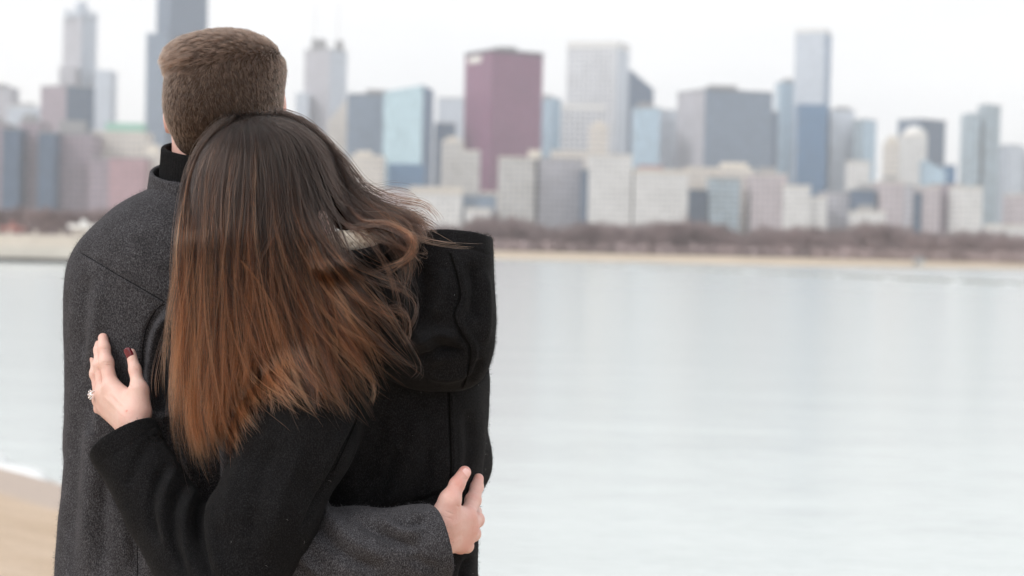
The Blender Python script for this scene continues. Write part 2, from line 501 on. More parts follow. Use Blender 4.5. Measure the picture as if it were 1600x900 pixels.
mV, mF = hf.mesh(); mV = relax(mV, mF, 1, .4); mN = vnormals(mV, mF)
mV = strokes(mV, mN, [([(701, 776), (708, 781)], 1.2, -.0004), ([(704, 768), (715, 773)], 1.3, -.0005), ([(709, 757), (719, 760)], 1.2, -.0006), ([(708, 754), (720, 757)], 1., -.0004),
                      ([(704, 824), (728, 807)], 4.0, .0006), ([(706, 838), (729, 823)], 3.4, .0006), ([(707, 849), (724, 839)], 3.0, .0005), ([(704, 771), (714, 776)], 1., -.0006), ([(740, 768), (749, 770)], 1., -.0006), ([(738, 764), (748, 766)], .9, -.0004), ([(718, 744), (722, 748), (731, 748), (735, 742)], 1.0, -.0006), ([(690, 806), (708, 812)], 1.2, -.0004), ([(694, 798), (710, 804)], 1.2, -.0004),
                      ([(733, 779), (743, 783)], 1.1, -.0005), ([(712, 789), (718, 793)], 1.6, -.0008)])
# --- body
f = Field((-.72, 2.15, -.01), (.25, 2.80, 1.86), .006)
HC = P(350, 140, 2.38)
f.ell(HC + np.array([0, 0, -.006]), (.076, .094, .082), .02, p=2.25)
f.ell(P(352, 185, 2.43), (.062, .062, .075), .03)
f.ell(P(356, 228, 2.48), (.028, .03, .022), .03)          # chin
f.ell(P(352, 165, 2.49), (.011, .022, .022), .015)         # nose
for sx in (-1, 1): f.ell(P(352 + sx * 30, 140, 2.468), (.013, .012, .009), .008)
f.capsule(P(352, 192, 2.492) - (.02, 0, 0), P(352, 192, 2.492) + (.02, 0, 0), .007, .007, .008)
f.capsule(P(338, 175, 2.39), P(328, 330, 2.40), .058, .064, .03)
f.ell(P(264, 178, 2.415), (.008, .022, .032), .008); f.ell(P(438, 168, 2.405), (.009, .020, .030), .008)
f.sections(section_rows([(318, 270, 385, .06), (350, 190, 440, .09), (400, 150, 455, .105), (500, 135, 450, .11), (650, 135, 430, .105), (800, 128, 430, .11), (950, 120, 440, .12)], MY), .03)
f.chain([P(445, 425, 2.37), P(430, 640, 2.27), P(425, 870, 2.19), P(560, 872, 2.145), w0], [.055, .05, .042, .038, .032], .03)
f.chain([P(165, 430, 2.40), P(170, 690, 2.45), P(230, 830, 2.62)], [.05, .042, .03], .03)
f.ell(P(235, 838, 2.66), (.04, .05, .022), .02)
for sx, lx in ((-1, -.085), (1, .085)):
    hx = P(280, 950, MY)[0] + lx
    f.chain([(hx, MY, .90), (hx + sx * .02, MY, .50), (hx + sx * .03, MY + .02, .09)], [.09, .06, .045], .03)
    f.chain([(hx + sx * .03, MY + .0, .05), (hx + sx * .05, MY + .16, .035)], [.04, .035], .02)
bV, bF = f.mesh()
man = fuse('person', [(bV, bF), (mV, mF)], M['skin_him'])
tag(man, 'man in grey wool coat with short brown hair, his arm round the woman', 'person')
blush_attr(man, [(p, .55) for p in mc] + [(fg[0][2], .5), (th[3], .6), (th[2], .5), (fg[0][0], .4), (P(442, 175, 2.40), .8), (P(258, 190, 2.41), .5)], .011)
tipn = P(728, 735, 2.188)
nail('thumbnail', th[3] + np.array([.0006, -.0112, -.0014]), th[2], (.10, -1, .15), .0135, .0140, M['nail'], man, fwd=.62)

# --- grey coat
f = Field((-.74, 2.05, .70), (.06, 2.70, 1.66), .0026)
f.sections(section_rows([(284, 262, 395, .060, 2.385), (294, 242, 410, .073, 2.385), (306, 215, 425, .083), (322, 189, 437, .098), (338, 170, 447, .108), (356, 153, 455, .117), (380, 135, 465, .124), (400, 126, 470, .128), (440, 114, 474, .130), (500, 109, 470, .130), (600, 108, 462, .128),
     (700, 105, 450, .128), (760, 102, 446, .129), (800, 98, 446, .131), (850, 95, 448, .134), (900, 92, 452, .137), (1000, 84, 460, .145), (1130, 76, 470, .152)], MY), .01, 2.2)
AR = [P(440, 425, 2.375), P(425, 640, 2.27), P(432, 868, 2.185), P(560, 868, 2.150), P(648, 856, 2.140), P(712, 842, 2.150)]
f.chain(AR, [.080, .074, .072, .058, .0500, .0475], .03)
f.chain([P(178, 430, 2.40), P(176, 690, 2.44), P(235, 830, 2.60)], [.058, .056, .045], .04)
ca = P(688, 847, 2.148); cd = nrm(P(712, 842, 2.170) - P(648, 858, 2.150))
f.cut(lambda X, Y, Z: -((X - ca[0]) * cd[0] + (Y - ca[1]) * cd[1] + (Z - ca[2]) * cd[2]) , ca - .0 + np.array([-.03, -.10, -.09]), ca + np.array([.12, .10, .09]), .003)
f.cut(cap_fn(ca - cd * .035, ca + cd * .05, .0425, .0425), ca - .09, ca + .09, .003)
cV, cF = f.mesh(); cV = relax(cV, cF, 2, .5); cN = vnormals(cV, cF)
cpx, cpy = Q(cV)
cV = cV + cN * (wob(cV, .0010, 22, 1) + wob(cV, .0007, 55, 2))[:, None]
S = [# armpit folds
     ([(262, 478), (240, 500), (226, 540), (222, 600)], 5, -.0030), ([(285, 500), (262, 540), (250, 590), (252, 650)], 8, -.006), ([(275, 480), (244, 520), (236, 580), (238, 640)], 7, .005),
     ([(300, 560), (275, 600), (262, 660)], 9, .005), ([(262, 560), (258, 620), (270, 700)], 6, -.004),
     # long soft drapes down the back
     ([(125, 520), (122, 640), (112, 780), (108, 900)], 12, -.0030), ([(148, 640), (140, 760), (135, 890)], 14, .0030), ([(170, 700), (160, 800), (160, 900)], 10, -.0028),
     ([(215, 690), (235, 790), (245, 900)], 14, .0035), ([(195, 740), (205, 820), (212, 900)], 9, -.003), ([(150, 560), (138, 600), (140, 680)], 9, -.0035),
     ([(135, 430), (128, 500), (124, 560)], 9, -.0025), ([(160, 440), (150, 510), (140, 560)], 10, .002),
     ([(285, 700), (305, 760), (330, 800)], 9, .005), ([(270, 690), (292, 760), (312, 800)], 5, -.004),
     # seams
     ([(124, 393), (150, 408), (190, 432), (225, 452), (262, 474)], 2.2, -.0016, 'gf'), ([(126, 398), (160, 418), (200, 443), (262, 479)], 2.2, .0008, 'gf'),
     ([(262, 474), (246, 482), (232, 505), (225, 530), (222, 560), (222, 610)], 2.2, -.0018, 'gf'), ([(214, 700), (214, 780), (215, 905)], 2.0, -.0014, 'gf'),
     # sleeve creases
     ([(556, 806), (585, 828), (620, 846), (655, 858)], 8, -.0042), ([(590, 812), (625, 828), (660, 832)], 8, .0034), ([(500, 792), (528, 822), (560, 850), (610, 872)], 11, .0034), ([(480, 800), (505, 835), (545, 872), (600, 895)], 10, -.0036),
     ([(618, 812), (636, 822), (668, 812)], 6, -.0030), ([(640, 806), (662, 804), (682, 798)], 6, .002), ([(455, 850), (480, 880), (510, 905)], 9, .003), ([(640, 870), (668, 885), (690, 890)], 9, -.002),
     ([(672, 796), (684, 830), (692, 895)], 2, -.0008, 'gf')]
cV = strokes(cV, cN, S, gain=2.3)
coat = make_mesh('coat', cV, cF, M['grey_wool'], man)
seam_on(coat, [(126, 395), (150, 409), (190, 433), (225, 453), (260, 474)], .0007, M['thread'], sink=.2)
seam_on(coat, [(258, 475), (246, 482), (232, 505), (225, 530), (222, 560), (222, 600)], .0008, M['thread'], sink=.2)
seam_on(coat, [(214, 760), (214, 820), (215, 890), (215, 915)], .0006, M['thread'], sink=.2)
cc = P(326, 296, 2.385)
band('collar', cc, .0865, .078, cc[2] - .002, cc[2] + .0235, -.02, .30, .0065, M['grey_wool'], coat, flare=.003)
tc_ = P(327, 273, 2.385)
tn = band('turtleneck', tc_, .0705, .066, tc_[2] - .045, tc_[2] + .034, -.06, .24, .008, M['knit'], man, ribs=84, flare=.004)
# trousers and shoes (below the frame, so that he stands)
f = Field((-.72, 2.2, .03), (.1, 2.75, .95), .007)
gx = P(280, 950, MY)[0]
for sx in (-1, 1):
    hx = gx + sx * .085
    f.chain([(hx, MY, .86), (hx + sx * .02, MY, .50), (hx + sx * .03, MY + .02, .12)], [.105, .082, .07], .03)
V, F = f.mesh(); make_mesh('trousers', V, F, M['denim'], man)
for sx in (-1, 1):
    hx = gx + sx * .115
    f = Field((hx - .08, MY - .12, -.01), (hx + .12, MY + .32, .16), .005)
    f.chain([(hx, MY, .06), (hx + sx * .02, MY + .17, .04)], [.055, .045], .02); f.capsule((hx, MY, .05), (hx, MY, .13), .055, .055, .02)
    f.cut(lambda X, Y, Z: Z - .001 + 0 * X + 0 * Y, f.lo, f.lo + f.n * f.h)
    V, F = f.mesh(); make_mesh('shoe', V, F, M['leather'], man)

# --- his hair: a cap following the skull, and short strands
f = Field(HC - .15, HC + .15, .0025)
f.ell(HC + np.array([0, 0, -.004]), (.0850, .0990, .0885), .02, p=2.15)
f.ell(P(352, 178, 2.385), (.070, .080, .060), .03)
f.capsule(P(335, 190, 2.372), P(325, 228, 2.372), .056, .040, .03)
f.ell(P(306, 90, 2.39), (.034, .05, .022), .02)             # longer tuft combed to the left
f.ell(P(390, 100, 2.385), (.044, .06, .032), .03)
f.cut(lambda X, Y, Z: -(Y - 2.455 + (Z - HC[2]) * .2 + 0 * X) , HC + np.array([-.15, .0, -.15]), HC + .15, .01)
f.cut(ell_fn(P(440, 180, 2.41), (.018, .022, .03)), P(440, 180, 2.41) - .04, P(440, 180, 2.41) + .04, .004)
f.cut(ell_fn(P(257, 206, 2.40), (.006, .03, .022)), P(257, 200, 2.41) - .04, P(257, 200, 2.41) + .04, .004)
hV, hF = f.mesh(); hV = relax(hV, hF, 2)
hN = vnormals(hV, hF)
hV = strokes(hV, hN, [([(258, 106), (280, 105), (318, 110)], 6, -.0028), ([(256, 90), (285, 88), (320, 92)], 8, .0025)])
hair_m = make_mesh('hair', hV, hF, M['under_him'], man)

def add_hair(name, pts, radius, mat, parent, tone=None):
    """pts: (n, k, 3); radius (n,k) or scalar"""
    n, k = pts.shape[:2]
    cu = bpy.data.hair_curves.new(name)
    cu.add_curves([k] * n)
    cu.attributes['position'].data.foreach_set('vector', pts.astype(np.float32).ravel())
    if 'radius' not in cu.attributes: cu.attributes.new('radius', 'FLOAT', 'POINT')
    rr = np.broadcast_to(radius, (n, k)).astype(np.float32)
    cu.attributes['radius'].data.foreach_set('value', np.ascontiguousarray(rr).ravel())
    if tone is not None:
        at = cu.attributes.new('tone', 'FLOAT', 'CURVE'); at.data.foreach_set('value', np.asarray(tone, np.float32))
    cu.materials.append(mat); o = link(bpy.data.objects.new(name, cu), parent)
    return o

N = 62000
area_w = np.linalg.norm(np.cross(hV[hF[:, 2]] - hV[hF[:, 0]], hV[hF[:, 3]] - hV[hF[:, 1]]), axis=1)
ctr = hV[hF].mean(1); ok = (ctr[:, 1] < 2.50); w_ = area_w * ok; w_ /= w_.sum()
fi = rng.choice(len(hF), N, p=w_)
uv = rng.uniform(0, 1, (N, 2, 1)); q = hV[hF[fi]]
root = (q[:, 0] * (1 - uv[:, 0]) + q[:, 1] * uv[:, 0]) * (1 - uv[:, 1]) + (q[:, 3] * (1 - uv[:, 0]) + q[:, 2] * uv[:, 0]) * uv[:, 1]
hN = vnormals(hV, hF); nn = hN[hF[fi, 0]]
rpx, rpy = Q(root)
wid = 12 + 85 * np.clip((rpx - 285) / 70, 0, 1)
topw = np.clip((108 + .3 * wid - rpy) / wid, 0, 1); topw = topw * topw * (3 - 2 * topw)
tuft = topw * np.clip((335 - rpx) / 60, 0, 1)
wh = P(322, 118, 2.285)
rad = root - wh; rad -= nn * (rad * nn).sum(1, keepdims=True); dist = np.linalg.norm(rad, axis=1, keepdims=True); rad /= dist + 1e-9
sideflow = np.array([.10, 0, -1.]) + rad * .55 * np.exp(-dist / .06)
topflow = np.array([-1., -.05, -.30]) + np.stack([0 * rpx, 0 * rpx, np.clip((rpx - 300) / 150, -.4, 1) * .55], 1)
flow = sideflow * (1 - topw)[:, None] + topflow * topw[:, None]
flow -= nn * (flow * nn).sum(1, keepdims=True); flow /= np.linalg.norm(flow, axis=1, keepdims=True) + 1e-9
# clumping in small tufts
cl = (np.sin(root @ np.array([310, 90, 60.])) + np.sin(root @ np.array([70, 120, 330.])) + np.sin(root @ np.array([-210, 160, 190.])))[:, None]
side = np.cross(nn, flow)
ln = (.0066 + .0055 * topw + .006 * tuft + .0014 * rng.normal(size=N)) * np.clip((262 - rpy) / 60, .35, 1)
ln = np.clip(ln, .003, .03)
d0 = nn * (.34 + .16 * topw)[:, None] + flow * .85 + side * cl * .16 + rng.normal(size=(N, 3)) * .17
d0 /= np.linalg.norm(d0, axis=1, keepdims=True)
p0 = root - nn * .001
p1 = p0 + d0 * ln[:, None] * .35
p2 = p1 + (d0 * .75 + flow * .45) * ln[:, None] * .35
p3 = p2 + (d0 * .5 + flow * .7 + rng.normal(size=(N, 3)) * .12) * ln[:, None] * .35
# short hair gathers into little tufts
nc = 3600; ci = rng.choice(N, nc, replace=False); near = np.empty(N, int)
for a in range(0, N, 2000): near[a:a + 2000] = ((root[a:a + 2000, None] - root[ci][None]) ** 2).sum(-1).argmin(1)
cc_ = ci[near]; tip = (p3 - root)[cc_] + root[cc_]
w1 = rng.uniform(.15, .55, (N, 1)) * (.6 + .6 * topw)[:, None]
p3 = p3 * (1 - w1) + (tip + rng.normal(size=(N, 3)) * .0006) * w1; p2 = p2 * (1 - w1 * .6) + ((p2 - root)[cc_] + root[cc_]) * w1 * .6
ctone = (rng.normal(size=nc) * .16)[near]
pts = np.stack([p0, p1, p2, p3], 1)
add_hair('hair_strands', pts, np.array([.00017, .00015, .00012, .00004]), M['hair_him'], hair_m, rng.normal(size=N) * .10 + ctone)

# ================================================================== THE WOMAN
WY = 2.325
# --- left hand on his back
v0 = P(232, 735, 2.185); v1 = P(206, 660, 2.220)
wm = [P(174, 604, 2.250), P(162, 613, 2.266), P(156.5, 624, 2.284), P(158, 638, 2.298)]
wf = [[P(166, 567, 2.262), P(162.5, 544, 2.271), P(161, 528, 2.280)],
      [P(156.5, 570, 2.276), P(155.5, 547, 2.288), P(156.0, 530, 2.297)],
      [P(150.5, 584, 2.296), P(149.5, 560, 2.306), P(150.0, 541, 2.314)],
      [P(150, 612, 2.318), P(149, 592, 2.326), P(150, 577, 2.332)]]
wt = [P(222, 642, 2.215), P(217, 611, 2.222), P(211, 578, 2.235), P(204.5, 552, 2.246)]
wr_ = [.0125, .0098, .0082, .0068]
hf = hand_field(v0, v1, wm, wf, [.0099, .0092, .0086, .0076], wt, wr_, wr=(.025, .0235), pr=.0105,
                web=[(P(212, 625, 2.230), P(186, 611, 2.246), .0085), (P(216, 640, 2.222), P(190, 625, 2.24), .010)])
gV, gF = hf.mesh(); gV = relax(gV, gF, 1, .4); gN = vnormals(gV, gF)
gV = strokes(gV, gN, [([(207, 577), (217, 579)], 1.1, -.0004), ([(208, 574), (217, 576)], .9, -.0003), ([(200, 600), (206, 606)], 1.6, -.0008),
                      ([(203, 648), (174, 612)], 3, .0006), ([(196, 652), (162, 618)], 2.6, .0006), ([(195, 640), (170, 616)], 2.6, -.0005), ([(158, 566), (175, 567)], 1.0, -.0006), ([(158, 569), (176, 571)], 1.0, -.0005), ([(157, 545), (170, 546)], .9, -.0004), ([(205, 571), (215, 573)], .9, -.0005), ([(199, 560), (203, 564), (211, 562)], .9, -.0004)])
# --- body
f = Field((-.58, 2.0, -.01), (.10, 2.80, 1.66), .006)
WH = P(418, 296, 2.265)
tl = np.array(Matrix.Rotation(R(-14), 3, 'Y'))
f.ell(WH, (.075, .090, .092), .02, tl)
f.ell(P(428, 350, 2.32), (.055, .055, .062), .03); f.ell(P(436, 392, 2.37), (.024, .025, .02), .03)
f.ell(P(428, 325, 2.372), (.010, .02, .02), .012)
for sx in (-1, 1): f.ell(P(425 + sx * 28, 300, 2.345), (.012, .012, .008), .008)
f.capsule(P(432, 352, 2.372) - (.018, 0, 0), P(432, 352, 2.372) + (.018, 0, 0), .006, .006, .008)
for ex in (-1, 1): f.ell(WH + np.array([ex * .076, .012, -.01]), (.008, .018, .028), .008)
f.capsule(P(450, 370, 2.29), P(540, 480, 2.32), .048, .052, .03)
f.sections(section_rows([(470, 500, 620, .05), (500, 460, 670, .075), (560, 455, 720, .09), (700, 460, 725, .095), (820, 470, 718, .09), (950, 460, 725, .11)], WY), .03)
f.chain([P(495, 545, 2.25), P(425, 750, 2.15), P(350, 915, 2.115), P(260, 796, 2.16), v0], [.046, .042, .038, .033, .028], .025)
f.chain([P(690, 540, 2.34), P(710, 720, 2.42), P(640, 830, 2.55)], [.042, .036, .026], .025)
f.ell(P(632, 838, 2.59), (.03, .05, .02), .02)
wx = P(600, 950, WY)[0]
for sx in (-1, 1):
    hx = wx + sx * .075
    f.chain([(hx, WY, .86), (hx, WY, .47), (hx + sx * .01, WY + .02, .08)], [.085, .055, .042], .03)
    f.chain([(hx, WY, .045), (hx + sx * .02, WY + .15, .03)], [.035, .03], .02)
bV, bF = f.mesh()
woman = fuse('person', [(bV, bF), (gV, gF)], M['skin_her'])
tag(woman, 'woman in black hooded coat with long brown hair leaning on the man', 'person')
blush_attr(woman, [(p, .48) for p in wm] + [(P(198, 642, 2.2), 0)] + [(gV[np.argmin(np.hypot(Q(gV)[0] - 198, Q(gV)[1] - 642) + (gN[:, 1] > -.3) * 99)], 2.2, .0013)] + [(wf[0][2], .30), (wt[2], .45), (wt[1], .25), (wf[0][0], .2)], .009)
nail('fingernail', wt[3] + np.array([.0000, -.0098, -.0020]), wt[2] + np.array([0, .004, 0]), (-.05, -1, .12), .0125, .0180, M['nail_red'], woman, fwd=.62)
nail('fingernail', wf[1][2] + np.array([-.0042, -.0042, .001]), wf[1][1], (-.8, -.6, .2), .0090, .0120, M['nail_red'], woman, fwd=.75)
nail('fingernail', wf[2][2] + np.array([-.0042, -.0036, .001]), wf[2][1], (-.8, -.6, .2), .0086, .0110, M['nail_red'], woman, fwd=.75)
# ring
ra = P(146.5, 612, 2.297); ax_ = nrm(np.array(wf[2][0]) - wm[2])
u_ = nrm(np.cross(ax_, [0, 1, 0.1])); w_ax = np.cross(ax_, u_)
rc = np.array(wm[2]) + (np.array(wf[2][0]) - wm[2]) * .30
a_ = np.linspace(0, 2 * math.pi, 40)
ring = tube('ring', rc + .0099 * (np.cos(a_)[:, None] * u_ + np.sin(a_)[:, None] * w_ax), .0009, M['silver'], woman)
sc_ = P(141.0, 617, 2.268)
def gem(name, c, r, mat, parent, dirv):
    d = nrm(dirv); u = nrm(np.cross(d, [0, 0, 1])); w = np.cross(d, u)
    V = []; n = 8
    for rr, hh in ((.55, .35), (1, .08), (.98, -.02), (.08, -.75)):
        for i in range(n):
            a = i / n * 2 * math.pi; V.append(c + r * (rr * (math.cos(a) * u + math.sin(a) * w) + hh * d))
    F = [(k * n + i, k * n + (i + 1) % n, (k + 1) * n + (i + 1) % n, (k + 1) * n + i) for k in range(3) for i in range(n)]
    V.append(c + r * .35 * d); V.append(c - r * .8 * d)
    F += [(i, n * 4, n * 4, (i + 1) % n) for i in range(0)]
    F += [(0, 1, 2, 3), (0, 3, 4, 7), (4, 5, 6, 7)]
    return make_mesh(name, V, F, mat, parent, smooth=False)
gem('diamond', sc_, .0042, M['diamond'], ring, (-.7, -.7, .1))
for k in range(8):
    a = k / 8 * 2 * math.pi
    gem('small_diamond', sc_ + .0058 * (math.cos(a) * nrm((.7, -.7, 0)) + math.sin(a) * np.array([0, 0, 1.])), .0016, M['diamond'], ring, (-.7, -.7, .1))

# --- black coat
f = Field((-.60, 1.96, .70), (.02, 2.66, 1.50), .0026)
f.sections(section_rows([(440, 470, 610, .055, 2.31), (462, 445, 640, .075), (485, 425, 680, .095), (510, 415, 715, .108), (550, 418, 742, .116), (600, 425, 757, .120), (650, 428, 759, .122), (700, 433, 758, .122),
     (735, 437, 754, .120), (770, 440, 750, .118), (800, 442, 748, .118), (850, 442, 747, .121), (900, 438, 746, .127), (1000, 420, 764, .145), (1130, 400, 790, .16)], WY), .01, 2.2)
f.ell(P(545, 520, 2.275), (.13, .085, .075), .05)
f.chain([P(500, 575, 2.235), P(462, 690, 2.160), P(418, 795, 2.125), P(366, 908, 2.110)], [.082, .071, .066, .068], .03)
f.chain([P(358, 918, 2.110), P(328, 906, 2.120), P(257, 798, 2.160), P(196, 694, 2.192), P(180, 665, 2.202)], [.068, .062, .0505, .048, .048], .008)
f.chain([P(690, 545, 2.35), P(700, 720, 2.42), P(640, 830, 2.55)], [.06, .055, .042], .04)
wa = P(193, 683, 2.195); wd = nrm(P(180, 665, 2.208) - P(258, 798, 2.165))
f.cut(lambda X, Y, Z: -((X - wa[0]) * wd[0] + (Y - wa[1]) * wd[1] + (Z - wa[2]) * wd[2]), wa + np.array([-.10, -.10, -.06]), wa + np.array([.10, .08, .12]), .003)
f.cut(cap_fn(wa - wd * .035, wa + wd * .05, .0425, .0425), wa - .09, wa + .09, .003)
cV, cF = f.mesh(); cV = relax(cV, cF, 2, .5); cN = vnormals(cV, cF)
cV = cV + cN * (wob(cV, .0012, 20, 3) + wob(cV, .0008, 50, 4))[:, None]
S = [([(556, 600), (558, 650), (535, 705), (505, 765), (470, 830)], 5, -.004), ([(545, 610), (548, 650), (520, 705), (490, 765)], 9, .003),
     ([(556, 590), (557, 650), (540, 690)], 2.2, -.0016, 'gf'),
     ([(700, 608), (703, 680), (704, 740), (690, 790)], 2.4, -.0022, 'gf'), ([(706, 608), (709, 680), (709, 745)], 2.5, .0012, 'gf'),
     # elbow folds
     ([(322, 770), (310, 810), (314, 860), (330, 915)], 7, -.0045), ([(340, 760), (332, 810), (336, 860), (352, 910)], 10, .0035),
     ([(292, 752), (272, 790), (270, 845), (292, 905)], 7, -.0038), ([(304, 762), (290, 800), (290, 850), (308, 905)], 8, .0030), ([(262, 722), (244, 760), (236, 800), (250, 850)], 8, -.0030), ([(276, 730), (258, 768), (252, 810), (266, 860)], 8, .0026),
     ([(235, 690), (215, 722), (200, 760)], 9, -.0018), ([(385, 690), (362, 760), (350, 830)], 11, .0022), ([(430, 690), (405, 760), (390, 850)], 13, -.0024), ([(475, 690), (440, 780), (415, 870)], 12, .0022),
     ([(236, 662), (258, 700), (280, 735)], 5, .0015), ([(155, 722), (205, 694), (247, 663)], 2, -.0009, 'gf'),
     # back of the coat
     ([(600, 640), (590, 700), (560, 770)], 14, -.003), ([(650, 640), (640, 720), (600, 800)], 14, .003), ([(620, 700), (600, 760), (560, 800)], 9, -.0035), ([(670, 690), (665, 750), (640, 800)], 9, -.002),
     ([(730, 640), (735, 700), (728, 750)], 9, -.0025), ([(718, 760), (700, 775), (660, 795)], 7, .003), ([(735, 870), (725, 890), (720, 920)], 6, -.003), ([(700, 770), (660, 785), (600, 800)], 6, -.004)]
cV = strokes(cV, cN, S, gain=2.4)
wcoat = make_mesh('coat', cV, cF, M['black_wool'], woman)
seam_on(wcoat, [(702, 612), (704, 680), (705, 740), (696, 780)], .0012, M['thread_black'], sink=-.2)
seam_on(wcoat, [(556, 605), (558, 650), (545, 685), (522, 735)], .0009, M['thread_black'], sink=.0)

# --- hood
f = Field((-.34, 2.02, 1.26), (.03, 2.42, 1.56), .0024)
f.sections(section_rows([(345, 560, 768, .075, 2.235), (372, 545, 770, .082, 2.23), (400, 530, 773, .090, 2.225), (450, 520, 775, .098, 2.22), (500, 530, 777, .102, 2.22), (540, 550, 775, .098, 2.22), (570, 578, 768, .088, 2.225), (590, 610, 758, .074, 2.23), (604, 640, 742, .055, 2.24), (610, 665, 725, .03, 2.25)], 2.22), .01, 3.2)
tx_ = [(500, 420), (540, 394), (580, 378), (620, 364), (650, 358), (700, 357), (740, 361), (768, 367), (800, 371)]
tw = np.array([P(a, b, 2.16) for a, b in tx_])
f.cut(lambda X, Y, Z: -(Z - np.interp(X.ravel(), tw[:, 0], tw[:, 2]).reshape(X.shape) + .03 * (Y - 2.16)), f.lo, f.lo + f.n * f.h, .003)
f.cut(ell_fn(P(650, 345, 2.235), (.088, .066, .075), p=2.6), f.lo, f.lo + f.n * f.h, .006)
f.chain([P(500, 414, 2.125), P(545, 403, 2.122), P(600, 389, 2.13), P(650, 378, 2.15)], [.0085] * 4, .008)
hV2, hF2 = f.mesh(); hV2 = relax(hV2, hF2, 1); hN2 = vnormals(hV2, hF2)
hV2 = hV2 + hN2 * (wob(hV2, .0014, 26, 5))[:, None]
S = [([(640, 384), (700, 384), (740, 390), (771, 400)], 2.0, -.0016, 'gf'),
     ([(702, 396), (712, 430), (717, 465), (708, 490), (716, 515), (733, 545), (730, 580), (722, 604)], 2.6, -.0026, 'gf'), ([(711, 394), (721, 430), (726, 465), (717, 490), (726, 515), (742, 545), (738, 585)], 4, .0018),
     ([(650, 400), (662, 440), (658, 490), (640, 530)], 10, -.005), ([(620, 430), (640, 500), (690, 570)], 12, .006), ([(655, 560), (690, 545), (725, 552)], 8, -.006), ([(640, 540), (680, 522), (715, 528)], 9, .006),
     ([(735, 410), (745, 450), (738, 500)], 9, -.004), ([(756, 420), (760, 480), (757, 540)], 8, .003), ([(690, 420), (688, 460), (680, 500)], 8, .004), ([(752, 560), (742, 585), (728, 600)], 6, -.003),
     ([(665, 585), (700, 590), (740, 580)], 7, .003)]
hV2 = strokes(hV2, hN2, S, gain=2.2)
hood = make_mesh('hood', hV2, hF2, M['black_wool'], wcoat)
seam_on(hood, [(704, 396), (714, 430), (719, 465), (710, 490), (718, 515), (735, 545), (732, 580), (724, 604)], .0014, M['thread_black'], sink=-.2)
# fleece lining in the hood opening
f = Field((-.33, 2.05, 1.30), (.03, 2.45, 1.56), .003)
f.ell(P(650, 385, 2.25), (.092, .070, .062), .01, p=2.4)
f.capsule(P(505, 386, 2.150), P(600, 372, 2.150), .017, .019, .01)
f.capsule(P(600, 376, 2.150), P(620, 390, 2.20), .018, .014, .01)
f.cut(ell_fn(P(655, 350, 2.25), (.076, .055, .060), p=2.4), f.lo, f.lo + f.n * f.h, .006)
f.cut(lambda X, Y, Z: -(Z - P(640, 376, 2.2)[2] + 0 * X + 0 * Y), np.array([-.14, 2.0, 1.3]), f.lo + f.n * f.h, .004)
V, F = f.mesh(); V = V + vnormals(V, F) * wob(V, .0012, 200, 9)[:, None]
make_mesh('hood_lining', V, F, M['fleece'], wcoat)
# jeans and boots
f = Field((-.45, 2.1, .03), (.12, 2.6, .92), .007)
for sx in (-1, 1):
    hx = wx + sx * .075
    f.chain([(hx, WY, .84), (hx, WY, .47), (hx + sx * .01, WY + .02, .12)], [.095, .066, .056], .03)
V, F = f.mesh(); make_mesh('trousers', V, F, M['denim'], woman)
for sx in (-1, 1):
    hx = wx + sx * .082
    f = Field((hx - .09, WY - .12, -.01), (hx + .11, WY + .28, .30), .005)
    f.chain([(hx, WY, .055), (hx + sx * .02, WY + .15, .036)], [.048, .04], .02); f.capsule((hx, WY, .05), (hx, WY, .25), .05, .062, .02)
    f.cut(lambda X, Y, Z: Z - .001 + 0 * X + 0 * Y, f.lo, f.lo + f.n * f.h)
    V, F = f.mesh(); make_mesh('boot', V, F, M['leather'], woman)

# --- her hair
def depth_map(objs, cell=5):
    W, H = 1100 // cell, 1100 // cell
    g = np.full((W, H), 9.)
    for o in objs:
        me = o.data; c = np.empty(len(me.vertices) * 3, np.float32); me.vertices.foreach_get('co', c); c = c.reshape(-1, 3)
        a, b = Q(c); i = (a / cell).astype(int); j = (b / cell).astype(int); ok = (i >= 0) & (i < W) & (j >= 0) & (j < H) & (c[:, 1] < 2.6)
        np.minimum.at(g, (i[ok], j[ok]), c[ok, 1])
    g = np.minimum(g, 2.32)
    for _ in range(2):
        p = np.pad(g, 1, mode='edge'); g = np.minimum.reduce([p[1:-1, 1:-1], p[:-2, 1:-1], p[2:, 1:-1], p[1:-1, :-2], p[1:-1, 2:]])
    for _ in range(6):
        p = np.pad(g, 1, mode='edge'); g = (p[1:-1, 1:-1] * 2 + p[:-2, 1:-1] + p[2:, 1:-1] + p[1:-1, :-2] + p[1:-1, 2:]) / 6
    return g
DM = depth_map([wcoat, hood, coat, woman])
def surfY(px, py):
    a = np.clip(np.asarray(px) / 5. - .5, 0, DM.shape[0] - 2); b = np.clip(np.asarray(py) / 5. - .5, 0, DM.shape[1] - 2)
    i = a.astype(int); j = b.astype(int); u = a - i; v = b - j
    d = (DM[i, j] * (1 - u) + DM[i + 1, j] * u) * (1 - v) + (DM[i, j + 1] * (1 - u) + DM[i + 1, j + 1] * u) * v
    y = surf0(px, py)
    k = np.clip((np.asarray(py) - 370) / 60, 0, 1)
    return y * (1 - k) + np.minimum(y, d - .026) * k
def surf0(px, py):
    """how far the hair surface lies from the lens, by where it hangs"""
    q = ((px - 416) / 118.) ** 2 + ((py - 298) / 118.) ** 2
    head = WH[1] - .112 * np.sqrt(np.clip(1 - q, 0, 1))
    back = 2.128 + .02 * np.clip((px - 330) / -70, 0, 1) + .0 * py - .03 * np.clip((px - 480) / 160, 0, 1)
    k = np.clip((py - 250) / 130, 0, 1); k = k * k * (3 - 2 * k)
    return head * (1 - k) + np.minimum(head, back) * k
